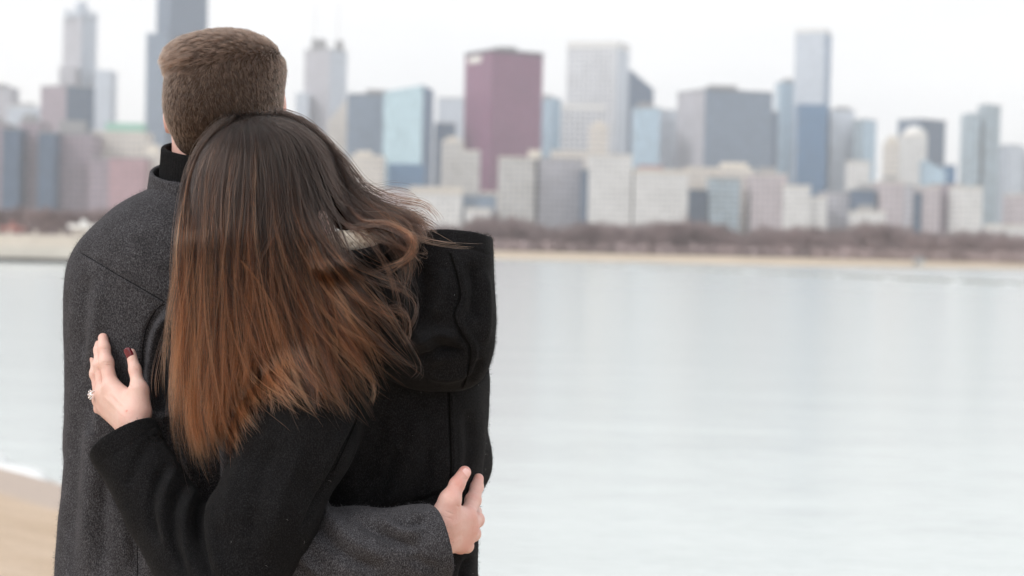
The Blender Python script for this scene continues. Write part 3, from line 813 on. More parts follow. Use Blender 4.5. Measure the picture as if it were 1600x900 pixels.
G = np.array([
 [(356, 196), (329, 213), (309, 248), (294, 300), (284, 400), (281, 500), (276, 600), (274, 690)],
 [(360, 193), (336, 214), (313, 262), (303, 340), (298, 450), (294, 560), (295, 650), (304, 722)],
 [(368, 191), (350, 218), (330, 280), (318, 370), (312, 480), (308, 580), (306, 665), (322, 738)],
 [(376, 190), (366, 224), (350, 292), (342, 390), (338, 490), (336, 585), (335, 655), (345, 712)],
 [(384, 189), (382, 230), (372, 300), (366, 400), (360, 500), (358, 585), (360, 645), (372, 690)],
 [(392, 188), (396, 230), (394, 300), (392, 390), (394, 480), (394, 560), (398, 610), (420, 640)],
 [(400, 187), (412, 228), (418, 292), (420, 380), (432, 470), (446, 550), (462, 602), (488, 645)],
 [(407, 186), (427, 222), (440, 284), (448, 365), (470, 450), (495, 530), (520, 590), (552, 655)],
 [(413, 186), (441, 215), (460, 274), (474, 345), (505, 425), (540, 498), (572, 556), (600, 612)],
 [(419, 186), (454, 209), (480, 262), (500, 328), (538, 398), (578, 460), (612, 515), (655, 572)],
 [(424, 186), (465, 204), (498, 250), (522, 305), (562, 352), (604, 398), (636, 455), (638, 532)],
 [(430, 187), (474, 202), (514, 244), (542, 292), (584, 325), (624, 348), (644, 388), (606, 412)],
 [(436, 188), (480, 204), (522, 246), (550, 294), (590, 322), (636, 334), (664, 345), (684, 360)]], float)
NP = 24
def cr_interp(C, k):
    """C: (n, m, 2) control points -> (n, k, 2) catmull-rom"""
    n, m, _ = C.shape
    E = np.concatenate([2 * C[:, :1] - C[:, 1:2], C, 2 * C[:, -1:] - C[:, -2:-1]], 1)
    t = np.linspace(0, m - 1 - 1e-6, k); i = t.astype(int); u = (t - i)[None, :, None]
    p0, p1, p2, p3 = E[:, i], E[:, i + 1], E[:, i + 2], E[:, i + 3]
    return .5 * (2 * p1 + (p2 - p0) * u + (2 * p0 - 5 * p1 + 4 * p2 - p3) * u * u + (3 * p1 - p0 - 3 * p2 + p3) * u ** 3)
def build_locks(ncl, per, tpick, wave=1.0, depth=(0, .02), spread=7., lenr=(.8, 1.05), ctrl=None, frizz=1.0, tight=.75, tb=0., cross=None, hlr=(.74, 1.0)):
    if ctrl is None:
        t = tpick(ncl) * (len(G) - 1); i = np.clip(t.astype(int), 0, len(G) - 2); u = (t - i)[:, None, None]
        dl = rng.uniform(*cross, ncl) * (len(G) - 1) if cross else rng.normal(size=ncl) * .035 * (len(G) - 1)
        jj = np.arange(8) / 7.; tj = np.clip(t[:, None] + dl[:, None] * (jj ** 1.5)[None], 0, len(G) - 1.001); i = tj.astype(int); u = (tj - i)[..., None]
        C = G[i, np.arange(8)[None]] * (1 - u) + G[np.minimum(i + 1, len(G) - 1), np.arange(8)[None]] * u
    else: C = np.repeat(np.array(ctrl, float)[None], ncl, 0)
    C = np.concatenate([C[:, :1] + np.array([[[3., 13.]]]), C], 1)
    B = cr_interp(C, 44)
    L = rng.uniform(*lenr, ncl)
    s = np.linspace(0, 1, NP)
    idx = np.clip(s[None] * L[:, None], 0, 1.0) * 43; i0 = np.clip(idx.astype(int), 0, 42); fr = (idx - i0)[..., None]
    ar = np.arange(ncl)[:, None]
    base = B[ar, i0] * (1 - fr) + B[ar, i0 + 1] * fr
    over = np.clip(s[None] * L[:, None] - 1, 0, 1)[..., None]; base += (B[:, -1:] - B[:, -3:-2]) * over * 20
    # clump sway
    sw = np.zeros((ncl, NP, 2))
    for fq, am in ((.7, 9.), (1.6, 4.5), (3.1, 1.6)):
        for c in range(2):
            ph = rng.uniform(0, 2 * math.pi, (ncl, 1)); a = rng.normal(size=(ncl, 1)) * am * (1.0 if c == 0 else .4)
            sw[..., c] += a * np.sin(s[None] * 2 * math.pi * fq + ph) * (s[None] ** 1.2)
    base = base + sw * wave
    dep = rng.uniform(*depth, ncl)
    # individual hairs
    o = rng.normal(size=(ncl, per, 1, 2)) * spread * (.7 + .6 * rng.random((ncl, 1, 1, 1)))
    w = (1 - tight * s ** 1.1)[None, None, :, None]
    H = base[:, None] + o * w
    bend = rng.normal(size=(ncl, per, 1, 2)) * 3.0 * frizz * (s ** 2)[None, None, :, None]
    ph = rng.uniform(0, 7, (ncl, per, 1, 2)); bend2 = np.sin(s[None, None, :, None] * 9 + ph) * .9 * frizz * s[None, None, :, None]
    H = H + bend + bend2
    hl = rng.uniform(*hlr, (ncl, per, 1))
    # shorten some hairs: resample along themselves
    H = H.reshape(-1, NP, 2); hl = hl.reshape(-1, 1); n = len(H)
    q = s[None] * hl * (NP - 1); j = np.clip(q.astype(int), 0, NP - 2); fr = (q - j)[..., None]; an = np.arange(n)[:, None]
    H = H[an, j] * (1 - fr) + H[an, j + 1] * fr
    D = (dep[:, None] + rng.uniform(0, .006, (ncl, per)) + (o[..., 0, 0] * .0003)).reshape(-1, 1)
    curl = (np.sin(s * 5)[None] * rng.normal(size=(n, 1)) * .003)
    Y = surfY(H[..., 0], H[..., 1]) + .05 * np.clip(1 - s * 8, 0, 1)[None] + D * (s ** .5)[None] * 1.0 + curl * s[None]
    tone = np.repeat(rng.normal(size=ncl) * .20 + tb - np.clip(dep, 0, 1) * 6, per)  # deeper locks toned darker: shade between hair layers put into the colour
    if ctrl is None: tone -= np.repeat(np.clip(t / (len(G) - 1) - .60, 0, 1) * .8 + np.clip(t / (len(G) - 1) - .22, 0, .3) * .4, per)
    ins = ((((H[..., 0] - 541 - (H[..., 1] - 380) * -.8) / 24.) ** 2 + ((H[..., 1] - 380) / 12.) ** 2) < 1).any(1); keep = ~ins | (rng.uniform(0, 1, len(H)) < (.05 if ctrl is None else .35))
    H, Y, tone = H[keep], Y[keep], tone[keep]
    return P(H[..., 0], H[..., 1], Y), tone
sets = []
def dens(n, lo, hi):
    x = rng.uniform(lo, hi, n * 2); k = rng.uniform(0, 1, n * 2) < np.where(x > .64, .20, 1.); return np.resize(x[k], n)
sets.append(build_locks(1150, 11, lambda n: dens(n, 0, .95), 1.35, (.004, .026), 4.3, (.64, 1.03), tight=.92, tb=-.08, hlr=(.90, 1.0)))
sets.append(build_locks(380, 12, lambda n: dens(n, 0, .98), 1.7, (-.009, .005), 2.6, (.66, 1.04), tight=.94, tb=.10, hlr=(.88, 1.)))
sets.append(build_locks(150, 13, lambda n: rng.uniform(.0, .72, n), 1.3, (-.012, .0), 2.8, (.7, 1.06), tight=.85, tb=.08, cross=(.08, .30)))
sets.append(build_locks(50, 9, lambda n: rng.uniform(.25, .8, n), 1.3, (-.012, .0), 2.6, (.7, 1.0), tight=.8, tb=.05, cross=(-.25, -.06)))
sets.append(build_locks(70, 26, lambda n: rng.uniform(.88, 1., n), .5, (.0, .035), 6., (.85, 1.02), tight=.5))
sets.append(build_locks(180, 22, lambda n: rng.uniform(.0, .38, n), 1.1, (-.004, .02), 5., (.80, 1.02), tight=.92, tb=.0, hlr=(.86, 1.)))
# stray locks traced one by one
LK = [
 ([(430, 190), (480, 212), (520, 270), (560, 320), (610, 350), (655, 372), (710, 383), (766, 386)], 10, 1.6, .15),
 ([(430, 190), (480, 215), (520, 290), (560, 345), (600, 350), (640, 372), (628, 408), (560, 428)], 40, 3.5, .15),
 ([(425, 190), (470, 215), (505, 300), (545, 352), (600, 345), (640, 365), (645, 395), (590, 432)], 26, 3., .2),
 ([(425, 190), (470, 225), (500, 310), (525, 380), (575, 425), (640, 465), (636, 510), (600, 545)], 34, 3.5, .25),
 ([(425, 190), (470, 225), (505, 310), (540, 400), (590, 480), (630, 480), (640, 520), (618, 550)], 26, 3., .3),
 ([(415, 190), (455, 230), (480, 310), (505, 400), (550, 480), (590, 530), (628, 558), (666, 576)], 34, 2.5, .2),
 ([(415, 190), (450, 235), (470, 320), (490, 410), (515, 490), (560, 560), (585, 600), (575, 640)], 30, 2.5, .3),
 ([(410, 190), (440, 235), (455, 330), (470, 430), (500, 520), (515, 580), (530, 620), (553, 662)], 44, 3., .2),
 ([(405, 190), (425, 240), (440, 340), (445, 440), (460, 540), (488, 600), (492, 630), (500, 655)], 34, 2.5, .3),
 ([(352, 200), (330, 240), (320, 300), (350, 370), (400, 430), (430, 480), (450, 540), (478, 610)], 24, 2.4, .3),
 ([(340, 205), (312, 260), (310, 330), (335, 400), (375, 460), (400, 520), (410, 570), (440, 640)], 22, 2.4, .3),
 ([(352, 200), (325, 240), (315, 320), (345, 390), (400, 420), (440, 470), (490, 530), (520, 560)], 18, 1.8, .2),
 ([(410, 190), (445, 230), (450, 300), (430, 360), (405, 410), (400, 450), (420, 490), (440, 520)], 10, 1.5, .3),
 ([(345, 200), (310, 240), (292, 320), (285, 420), (270, 500), (256, 550), (250, 590), (252, 625)], 5, 4., .4),
 ([(430, 188), (482, 204), (530, 250), (560, 290), (590, 295), (610, 292), (640, 298), (655, 310)], 7, 4., .5),
 ([(430, 188), (482, 202), (535, 246), (570, 290), (610, 310), (655, 318), (678, 335), (690, 350)], 22, 4., .3),
 ([(420, 190), (475, 220), (510, 300), (550, 400), (600, 470), (640, 540), (655, 580), (635, 600)], 10, 4., .5),
]
for c, n, sp, wv in LK:
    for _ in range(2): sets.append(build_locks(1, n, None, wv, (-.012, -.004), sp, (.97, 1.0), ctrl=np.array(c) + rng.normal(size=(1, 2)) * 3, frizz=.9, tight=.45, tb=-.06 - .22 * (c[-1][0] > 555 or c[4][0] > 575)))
# flyaways
fly = build_locks(330, 1, lambda n: rng.uniform(0, 1, n), 2.6, (-.02, .012), 6., (.7, 1.12), frizz=3.0, tight=0.)
sets.append(fly)
allh = np.concatenate([x[0] for x in sets]); tone = np.concatenate([x[1] for x in sets])
# dark mass beneath the strands
f = Field((-.52, 2.08, 1.22), (-.04, 2.42, 1.72), .004)
f.ell(WH + np.array([0, .0, .0]), (.074, .088, .080), .02, tl)
def slab(pts, th=.012, k=.03):
    for (a, ra), (b, rb) in zip(pts[:-1], pts[1:]):
        f.capsule(P(*a, surfY(*a) + .050), P(*b, surfY(*b) + .050), ra, rb, k)
slab([((362, 290), .014), ((338, 345), .018), ((310, 430), .020), ((302, 540), .018), ((300, 620), .010)])
slab([((385, 280), .022), ((365, 370), .024), ((352, 470), .022), ((338, 560), .018), ((325, 630), .010)])
slab([((430, 280), .022), ((420, 380), .022), ((415, 450), .020), ((405, 520), .010)])
slab([((470, 290), .022), ((470, 370), .020), ((480, 430), .016), ((500, 480), .008)])
slab([((500, 290), .018), ((540, 340), .014), ((580, 350), .012), ((620, 350), .008)], k=.02)
uV, uF = f.mesh()
whair = make_mesh('hair', uV, uF, M['under_her'], woman)
rad = np.linspace(.00025, .00015, NP) ; rad[-1] = .00003
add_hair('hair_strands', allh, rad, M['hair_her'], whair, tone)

# loose wool fibres standing off the coats, and lint
def nap(obj, n, ln, r, mat, seed, name='wool_nap', parent=None):
    rg = np.random.default_rng(seed); me = obj.data
    c = np.empty(len(me.vertices) * 3, np.float32); me.vertices.foreach_get('co', c); c = c.reshape(-1, 3).astype(float)
    nn_ = np.empty(len(me.vertices) * 3, np.float32); me.vertices.foreach_get('normal', nn_); nn_ = nn_.reshape(-1, 3)
    a, b = Q(c); ok = np.nonzero((nn_[:, 1] < .35) & (b < 930) & (a < 800))[0]
    i = rg.choice(ok, n); p = c[i] + rg.normal(size=(n, 3)) * .001; N_ = nn_[i]
    d = rg.normal(size=(n, 3)) + N_ * .35 + np.array([0, 0, -.3]); d /= np.linalg.norm(d, axis=1, keepdims=True)
    d2 = rg.normal(size=(n, 3)) - N_ * .2; d2 /= np.linalg.norm(d2, axis=1, keepdims=True)
    L = ln * rg.uniform(.5, 1.3, (n, 1)); p = p + N_ * .0002
    q = np.stack([p, p + d * L * .5 + N_ * .0003, p + d * L * .8 + d2 * L * .4 + N_ * .0002], 1)
    return add_hair(name, q, np.array([r, r * .9, r * .4]), mat, parent or obj)
M['fibre_grey'] = simple('grey_wool_fibre', (.115, .113, .122), .9, .1, .6, 800)
M['fibre_black'] = simple('black_wool_fibre', (.012, .012, .013), .9, .1, .4, 500)
M['lint'] = simple('pale_lint', (.35, .34, .34), .9, .1)
nap(coat, 30000, .0038, .00008, M['fibre_grey'], 1)
nap(wcoat, 26000, .0034, .00009, M['fibre_black'], 2); nap(hood, 12000, .0034, .00009, M['fibre_black'], 3)
nap(wcoat, 45, .005, .00009, M['lint'], 4, 'lint'); nap(hood, 20, .005, .00009, M['lint'], 5, 'lint')

# ================================================================== SETTING
def poly_sheet(name, V, F, mat, label, kind='structure', smooth=True):
    o = make_mesh(name, V, F, mat, smooth=smooth); tag(o, label, kind=kind); return o
WZ = -1.5
# beach: n = distance inland from the waterline
nx, ny = .763, .646; OFF = 8.35
t = NT('beach_sand'); v = t.coord(); a = t.noise(v, 1.3, 5, .6); b = t.noise(v, 55, 4, .7)
at = t.n('ShaderNodeAttribute', attribute_name='wet')
dry = t.ramp(a, [(.3, (.60, .455, .325)), (.7, (.74, .59, .455))]); c = t.mix(at.outputs['Fac'], dry, (.60, .50, .43)); c2 = t.ramp(b, [(.35, (.72,) * 3), (.65, (1.1,) * 3)])
t.bsdf(t.mix(1., c, c2, 'MULTIPLY'), .92, .2); t.bump(b, .8, .02); M['sand'] = t.m
gx_ = np.concatenate([np.linspace(-90, -14, 20), np.linspace(-13, 12, 101), np.linspace(14, 60, 14)]); gs = np.concatenate([np.linspace(-60, -6, 14), np.linspace(-5, 12, 120), np.linspace(13, 30, 6)])
V = []; wet = []
for s_ in gs:                      # along the normal (towards the lake)
    for l_ in gx_:                 # along the shore
        X = nx * s_ + ny * l_ * 1.0; Y = ny * s_ - nx * l_
        tt = np.clip((s_ - 1.9) / (OFF - 1.9), 0, 3.2)
        z = -1.5 * (tt ** 1.15) + .012 * math.sin(X * 2.1 + Y) + .010 * math.sin(Y * 3.7 - X * 1.3) * (s_ > 2)
        z += .02 * math.sin(X * .9) * math.sin(Y * .7) * (tt > .1)
        if abs(X) < 1.5 and abs(Y - 2.3) < 1.2: z = min(z, 0) * 1
        if s_ < 1.9: z = 0.0
        V.append((X, Y, z)); wet.append(float(np.clip((s_ - OFF + 2.3 + .25 * math.sin(l_ * 1.7) + .12 * math.sin(l_ * 4.1)) / .5, 0, 1)))
k = len(gx_); F = [(i * k + j, (i + 1) * k + j, (i + 1) * k + j + 1, i * k + j + 1) for i in range(len(gs) - 1) for j in range(k - 1)]
beach = poly_sheet('beach', V, F, M['sand'], 'pale tan sand sloping down to the lake at lower left')
at = beach.data.attributes.new('wet', 'FLOAT', 'POINT'); at.data.foreach_set('value', np.array(wet, np.float32))
# water
t = NT('lake_water'); v = t.coord('Object', (1, 1, 1)); v2 = t.coord('Object', (1, 2.4, 1))
t.bsdf((.555, .60, .592), .15, .5, IOR=1.33)
w1_ = t.noise(v2, 1.1, 4, .6); w2_ = t.noise(v, 5.0, 3, .6); w3_ = t.noise(v2, .14, 3, .5)
n1 = t.bump(w1_, .09, .2); n2 = t.bump(w2_, .4, .03, n1); t.bump(w3_, .08, .6, n2)
M['water'] = t.m
poly_sheet('lake', [(-3500, -80, WZ), (3500, -80, WZ), (3500, 9000, WZ), (-3500, 9000, WZ)], [(0, 1, 2, 3)], M['water'], 'pale milky lake water with faint ripples')
# foam along the sand
M['foam'] = simple('white_foam', (.74, .76, .76), .8, .3, .06, 6)
V = []
ls = np.linspace(-60, 16, 400)
for i, l_ in enumerate(ls):
    w = .12 + .08 * math.sin(l_ * 1.1) + .12 * math.sin(l_ * 3.3 + 1); o_ = .14 * math.sin(l_ * .8) + .06 * math.sin(l_ * 2.9)
    for s_, z in ((OFF - .25 + o_, WZ + .02), (OFF - .1 + o_, WZ + .09), (OFF + w * .5 + o_, WZ + .10), (OFF + w + o_, WZ + .005)):
        V.append((nx * s_ + ny * l_, ny * s_ - nx * l_, z))
F = [(i * 4 + j, i * 4 + j + 1, (i + 1) * 4 + j + 1, (i + 1) * 4 + j) for i in range(len(ls) - 1) for j in range(3)]
o = make_mesh('surf_foam', V, F, M['foam']); tag(o, 'white line of foam where the lake meets the sand', kind='stuff')
# far shore land
M['land'] = simple('dry_grass', (.50, .42, .33), .95, .1, .15, .05)
M['parkland'] = simple('park_ground', (.20, .17, .14), .95, .1, .2, .02)
sh = [P(-900, 398, 100), ]
def shore_pt(px, off):      # point on the water off pixels below the horizon
    Y = (CAMZ - WZ) * FPX / off; return ((px - 800) / FPX * Y, Y)
SP = [shore_pt(-1200, 21), shore_pt(-200, 21), shore_pt(300, 21), shore_pt(700, 20.5), shore_pt(1000, 21), shore_pt(1250, 21.5), shore_pt(1440, 20), shore_pt(1650, 18), shore_pt(2400, 15)]
SPd = []
for (a, b) in zip(SP[:-1], SP[1:]):
    for t_ in np.arange(12) / 12: SPd.append((a[0] + (b[0] - a[0]) * t_, a[1] + (b[1] - a[1]) * t_ + random.uniform(-2.5, 2.5)))
V = []
for X, Y in SPd:
    for dy, z in ((0, WZ - .3), (2.5, WZ + .35), (30, WZ + 1.0), (60, 0.02), (9000, .02)): V.append((X * (1 + (dy / Y if dy > 1000 else 0)), Y + dy, z))
F = [(i * 5 + j, (i + 1) * 5 + j, (i + 1) * 5 + j + 1, i * 5 + j + 1) for i in range(len(SPd) - 1) for j in range(4)]
fm = [0 if j < 3 else 1 for i in range(len(SPd) - 1) for j in range(4)]
o = make_mesh('far_shore', V, F, mats=[M['land'], M['parkland']], fm=fm); tag(o, 'straw coloured grass bank and flat parkland across the lake', kind='structure')

class MB:
    def __init__(s): s.V = []; s.F = []; s.U = []; s.m = []
    def quad(s, p, uv=None, m=0):
        k = len(s.V); s.V += [tuple(x) for x in p]; s.F.append((k, k + 1, k + 2, k + 3)); s.U += uv or [(0, 0)] * 4; s.m.append(m)
    def prism(s, foot, z0, z1, m=0, roof=0, roofz=None, skip=()):
        """foot: counter clockwise polygon of 4 points; roofz: per corner roof heights"""
        n = len(foot); u = 0; rz = roofz or [z1] * n
        for i in range(n):
            a, b = foot[i], foot[(i + 1) % n]; L = math.dist(a, b)
            mi = m[i] if isinstance(m, (list, tuple)) else m
            s.quad([(a[0], a[1], z0), (b[0], b[1], z0), (b[0], b[1], rz[(i + 1) % n]), (a[0], a[1], rz[i])], [(u, z0), (u + L, z0), (u + L, rz[(i + 1) % n]), (u, rz[i])], mi); u += L
        if n == 4: s.quad([(foot[i][0], foot[i][1], rz[i]) for i in range(4)], None, roof)
        else:
            c = (sum(p[0] for p in foot) / n, sum(p[1] for p in foot) / n, sum(rz) / n)
            for i in range(0, n): a, b = foot[i], foot[(i + 1) % n]; s.quad([(a[0], a[1], rz[i]), (b[0], b[1], rz[(i + 1) % n]), ((b[0] + c[0]) / 2, (b[1] + c[1]) / 2, rz[i]), c], None, roof)
    def box(s, x0, x1, y0, y1, z0, z1, m=0): s.prism([(x0, y0), (x1, y0), (x1, y1), (x0, y1)], z0, z1, m)
    def build(s, name, mats, parent=None, origin=(0, 0, 0)):
        V = np.array(s.V) - np.array(origin)
        o = make_mesh(name, V, s.F, mats=mats if isinstance(mats, list) else [mats], parent=parent, smooth=False, fm=s.m)
        uv = o.data.uv_layers.new(name='UVMap'); uv.data.foreach_set('uv', np.array(s.U, np.float32).ravel())
        return o

def facade(name, wall, glass, floor=4.0, bay=3.0, fh=.45, fw=.35, grough=.25, wrough=.8, var=.25, metal=0.):
    """wall grid of piers and spandrels round panes, laid out in metres on the wall"""
    t = NT(name); tc = t.n('ShaderNodeTexCoord'); sp = t.n('ShaderNodeSeparateXYZ'); t.l(tc.outputs['UV'], sp.inputs[0])
    def gate(o, period, frac):
        d = t.n('ShaderNodeMath', operation='DIVIDE'); t.l(o, d.inputs[0]); d.inputs[1].default_value = period
        fr = t.n('ShaderNodeMath', operation='FRACT'); t.l(d.outputs[0], fr.inputs[0])
        g = t.n('ShaderNodeMath', operation='GREATER_THAN'); t.l(fr.outputs[0], g.inputs[0]); g.inputs[1].default_value = frac
        fl = t.n('ShaderNodeMath', operation='FLOOR'); t.l(d.outputs[0], fl.inputs[0]); return g.outputs[0], fl.outputs[0]
    gu, fu = gate(sp.outputs[0], bay, fw); gv, fv = gate(sp.outputs[1], floor, fh)
    m = t.n('ShaderNodeMath', operation='MULTIPLY'); t.l(gu, m.inputs[0]); t.l(gv, m.inputs[1])
    cb = t.n('ShaderNodeCombineXYZ'); t.l(fu, cb.inputs[0]); t.l(fv, cb.inputs[1])
    wn = t.n('ShaderNodeTexWhiteNoise', noise_dimensions='3D'); t.l(cb.outputs[0], wn.inputs[0])
    lo = tuple(x * (1 - var) for x in glass); hi = tuple(min(1, x * (1 + var) + .02) for x in glass)
    gc = t.ramp(wn.outputs['Value'], [(0, lo), (1, hi)])
    big = t.noise(t.coord('UV'), .03, 3, .5); wv = t.ramp(big, [(.35, tuple(x * .92 for x in wall)), (.65, tuple(min(1, x * 1.06) for x in wall))])
    c = t.mix(m.outputs[0], wv, gc)
    rr = t.n('ShaderNodeMapRange'); t.l(m.outputs[0], rr.inputs[0]); rr.inputs[3].default_value = wrough; rr.inputs[4].default_value = grough
    t.bsdf(c, rr.outputs[0], .6, Metallic=metal)
    return t.m
FA = {
 'stone': facade('pale_stone_facade', (.58, .56, .53), (.36, .37, .39), 5.5, 5.5),
 'white': facade('white_stone_facade', (.74, .735, .72), (.50, .51, .53), 5.0, 4.6, .5, .45),
 'lattice': facade('white_lattice_facade', (.76, .765, .785), (.30, .32, .37), 7, 7, .42, .42),
 'cream': facade('cream_facade', (.70, .65, .59), (.42, .41, .41), 6, 5, .55, .5),
 'mauve': facade('mauve_brick_facade', (.36, .29, .33), (.19, .17, .23), 6, 5, .5, .45),
 'pinkstone': facade('rosy_stone_facade', (.54, .48, .50), (.32, .29, .33), 6, 5, .5, .45),
 'brick': facade('red_brick_facade', (.48, .29, .32), (.36, .25, .28), 6, 5, .5, .45),
 'redtower': facade('wine_red_facade', (.27, .085, .155), (.15, .065, .16), 4, 2.6, .4, .35, .3),
 'greyglass': facade('grey_glass_facade', (.22, .28, .36), (.13, .19, .28), 4, 1.8, .25, .2, .2),
 'greystone': facade('grey_stone_facade', (.50, .49, .53), (.31, .32, .37), 5.5, 5, .5, .45),
 'slate': facade('slate_glass_facade', (.09, .14, .22), (.04, .085, .16), 4, 1.6, .25, .2, .15),
 'deepblue': facade('deep_blue_glass_facade', (.09, .21, .36), (.05, .15, .30), 4, 1.8, .25, .2, .12, metal=.2),
 'teal': facade('teal_glass_facade', (.52, .66, .71), (.46, .63, .70), 4, 2, .2, .15, .08, metal=.5),
 'paleglass': facade('pale_blue_glass_facade', (.45, .58, .68), (.40, .55, .67), 4, 2, .2, .2, .12, metal=.3),
 'silver': facade('silver_glass_facade', (.62, .66, .72), (.50, .56, .64), 4, 2.2, .25, .25, .15, metal=.3),
 'balcony': facade('balcony_grid_facade', (.46, .53, .58), (.24, .34, .41), 5, 7, .35, .2),
}
RF = {'grey': simple('grey_roofing', (.32, .32, .33), .9, .2), 'white': simple('white_roofing', (.82, .81, .79), .8, .2), 'green': simple('green_copper_roof', (.30, .52, .44), .7, .3), 'dark': simple('dark_roofing', (.10, .10, .12), .8, .2), 'cream': simple('cream_stone_trim', (.68, .63, .56), .8, .2), 'red': simple('red_tile_roof', (.40, .22, .20), .8, .2)}
RF['sign'] = simple('white_sign_panel', (.88, .86, .80), .5, .4)

def foot_of(xl, xr, y, D, depth, xc=None):
    """footprint from the pixels of the roof corners"""
    if xc is None:
        a = P(xl, y, D)[0]; b = P(xr, y, D)[0]; return [(a, D), (b, D), (b, D + depth), (a, D + depth)]
    wpx = xr - xl; dl = depth * .8; dr = depth * .8
    fl = (xc - xl) / wpx
    A = (P(xl, y, D + dl * (1 - fl) + 8)[0], D + dl * (1 - fl) + 8); B = (P(xc, y, D)[0], D); C_ = (P(xr, y, D + dr * fl + 8)[0], D + dr * fl + 8)
    return [A, B, C_, (A[0] + C_[0] - B[0], A[1] + C_[1] - B[1])]
def inset(foot, k):
    cx = sum(p[0] for p in foot) / 4; cy = sum(p[1] for p in foot) / 4
    return [(cx + (x - cx) * k, cy + (y - cy) * k) for x, y in foot]
def bld(name, label, cat, xl, xr, yt, D, fa, depth=40, xc=None, roof='grey', ph=None, roofpx=None, steps=(), corn=0, fa2=None, group='towers and blocks of the far skyline'):
    """one building: shaft, parapet, penthouse, lower wings"""
    foot = foot_of(xl, xr, yt, D, depth, xc)
    o0 = (sum(p[0] for p in foot) / 4, sum(p[1] for p in foot) / 4, 0)
    e = bpy.data.objects.new(name, None); e.location = o0; link(e); tag(e, label, cat, group)
    xm = xc if xc is not None else (xl + xr) / 2
    z1 = P(xm, yt, D)[2]
    mb = MB(); rz = None
    if roofpx: rz = [P(x, y, D)[2] for x, y in zip((xl, xr, xr, xl), roofpx)]
    mi = 0 if fa2 is None else [0, 2, 2, 0]
    mb.prism(foot, 0, z1, mi, 1, rz)
    mb.build('shaft', [FA[fa], RF[roof]] + ([FA[fa2]] if fa2 else []), e, o0)
    if not roofpx:
        mb = MB(); f1 = inset(foot, 1.012); h = max(1.5, corn)
        mb.prism(f1, z1 - h * .6, z1 + h * .4, 0); mb.build('parapet', RF['cream' if fa in ('cream', 'stone', 'white', 'pinkstone') else roof], e, o0)
    if ph:
        for (a, b, yy) in ph:
            mb = MB(); fr0 = (a - xl) / (xr - xl); fr1 = (b - xl) / (xr - xl)
            xa = P(a, yy, D + depth * .3)[0]; xb = P(b, yy, D + depth * .3)[0]
            mb.box(xa, xb, D + depth * .3, D + depth * .7, z1 - 1, P((a + b) / 2, yy, D + depth * .3)[2]); mb.build('penthouse', RF['green' if roof == 'green' else 'cream' if fa in ('cream', 'stone') else 'grey'], e, o0)
    for (a, b, yy, ff, dd) in steps:
        mb = MB(); ft = foot_of(a, b, yy, D - dd, abs(dd) + depth * .6)
        mb.prism(ft, 0, P((a + b) / 2, yy, D - dd)[2], 0, 1); mb.build('wing', [FA[ff], RF['grey']], e, o0)
    return e, o0, z1, foot
def part(e, o0, name, mat, fn):
    mb = MB(); fn(mb); return mb.build(name, mat, e, o0)

T_ = 'tower'; B_ = 'building'
# left of the man
bld('slab_tower', 'grey slab tower cut off by the left edge of the picture', T_, -28, 17, 136, 2300, 'greystone', ph=[(-10, 8, 131)])
bld('office_block', 'pale low block with white roof between the two left towers', B_, 12, 68, 166, 2150, 'silver', roof='white', ph=[(28, 50, 161)])
bld('office_tower', 'square slate fronted block below the crowned tower', T_, 64, 148, 133, 2050, 'mauve', xc=104, fa2='slate', depth=45)
e, o0, z1, ft = bld('crowned_tower', 'tall pale tower with round crown, second from the left', T_, 99, 152, 26, 2500, 'greystone', depth=52, xc=128, steps=[(92, 118, 104, 'greystone', 12), (148, 172, 109, 'silver', 14)], fa2='silver')
def crown(mb):
    c = P(127, 30, 2526)
    for r_, z0, z1_ in ((13, -2, 14), (9, 14, 26)):
        n = 16; mb.prism([(c[0] + r_ * math.cos(2 * math.pi * i / n), 2526 + r_ * math.sin(2 * math.pi * i / n)) for i in range(n)], c[2] + z0, c[2] + z1_)
    for sx in (-1, 1):
        for sy in (-1, 1): mb.prism([(c[0] + sx * 17 + 4 * math.cos(2 * math.pi * i / 10), 2526 + sy * 17 + 4 * math.sin(2 * math.pi * i / 10)) for i in range(10)], c[2] - 2, c[2] + 12)
part(e, o0, 'crown', FA['silver'], crown)
e, o0, z1, ft = bld('black_skyscraper', 'huge blue black stepped tower rising behind the man\'s head', T_, 246, 326, -60, 2500, 'slate', depth=60, xc=268, fa2='slate')
part(e, o0, 'shoulder', [FA['greyglass'], RF['dark']], lambda mb: mb.prism(foot_of(229, 262, 52, 2480, 70), 0, P(245, 52, 2480)[2], 0, 1))
part(e, o0, 'shoulder', [FA['slate'], RF['dark']], lambda mb: mb.prism(foot_of(300, 345, 90, 2480, 70), 0, P(320, 90, 2480)[2], 0, 1))
G2 = 'old blocks along the avenue behind the park'
def row(name, label, xl, xr, yt, fa, D=1500, depth=40, **k): return bld(name, label, B_, xl, xr, yt, D, fa, depth, group=G2, **k)
row('apartment_block', 'mauve block at the left edge below the slab tower', -60, 6, 192, 'mauve', ph=[(-20, -5, 184)])
row('narrow_slab', 'narrow dark glass slab nearest the left edge', 4, 31, 200, 'slate', 1480)
row('apartment_block', 'mauve brick block between two dark glass slabs', 30, 62, 190, 'mauve', 1500, ph=[(35, 52, 178)])
row('narrow_slab', 'narrow dark glass slab just right of the mauve block', 60, 86, 206, 'slate', 1480)
row('apartment_block', 'wide mauve block right of the dark slabs with cream top floors', 85, 143, 208, 'mauve', 1500, steps=[], ph=[(92, 130, 188)])
row('hotel_block', 'pale block with green copper roof left of the collar', 142, 226, 206, 'cream', 1540, roof='green', ph=[(165, 224, 192)])
row('office_block', 'dusky mauve block below the green roofed one', 140, 172, 246, 'mauve', 1480)
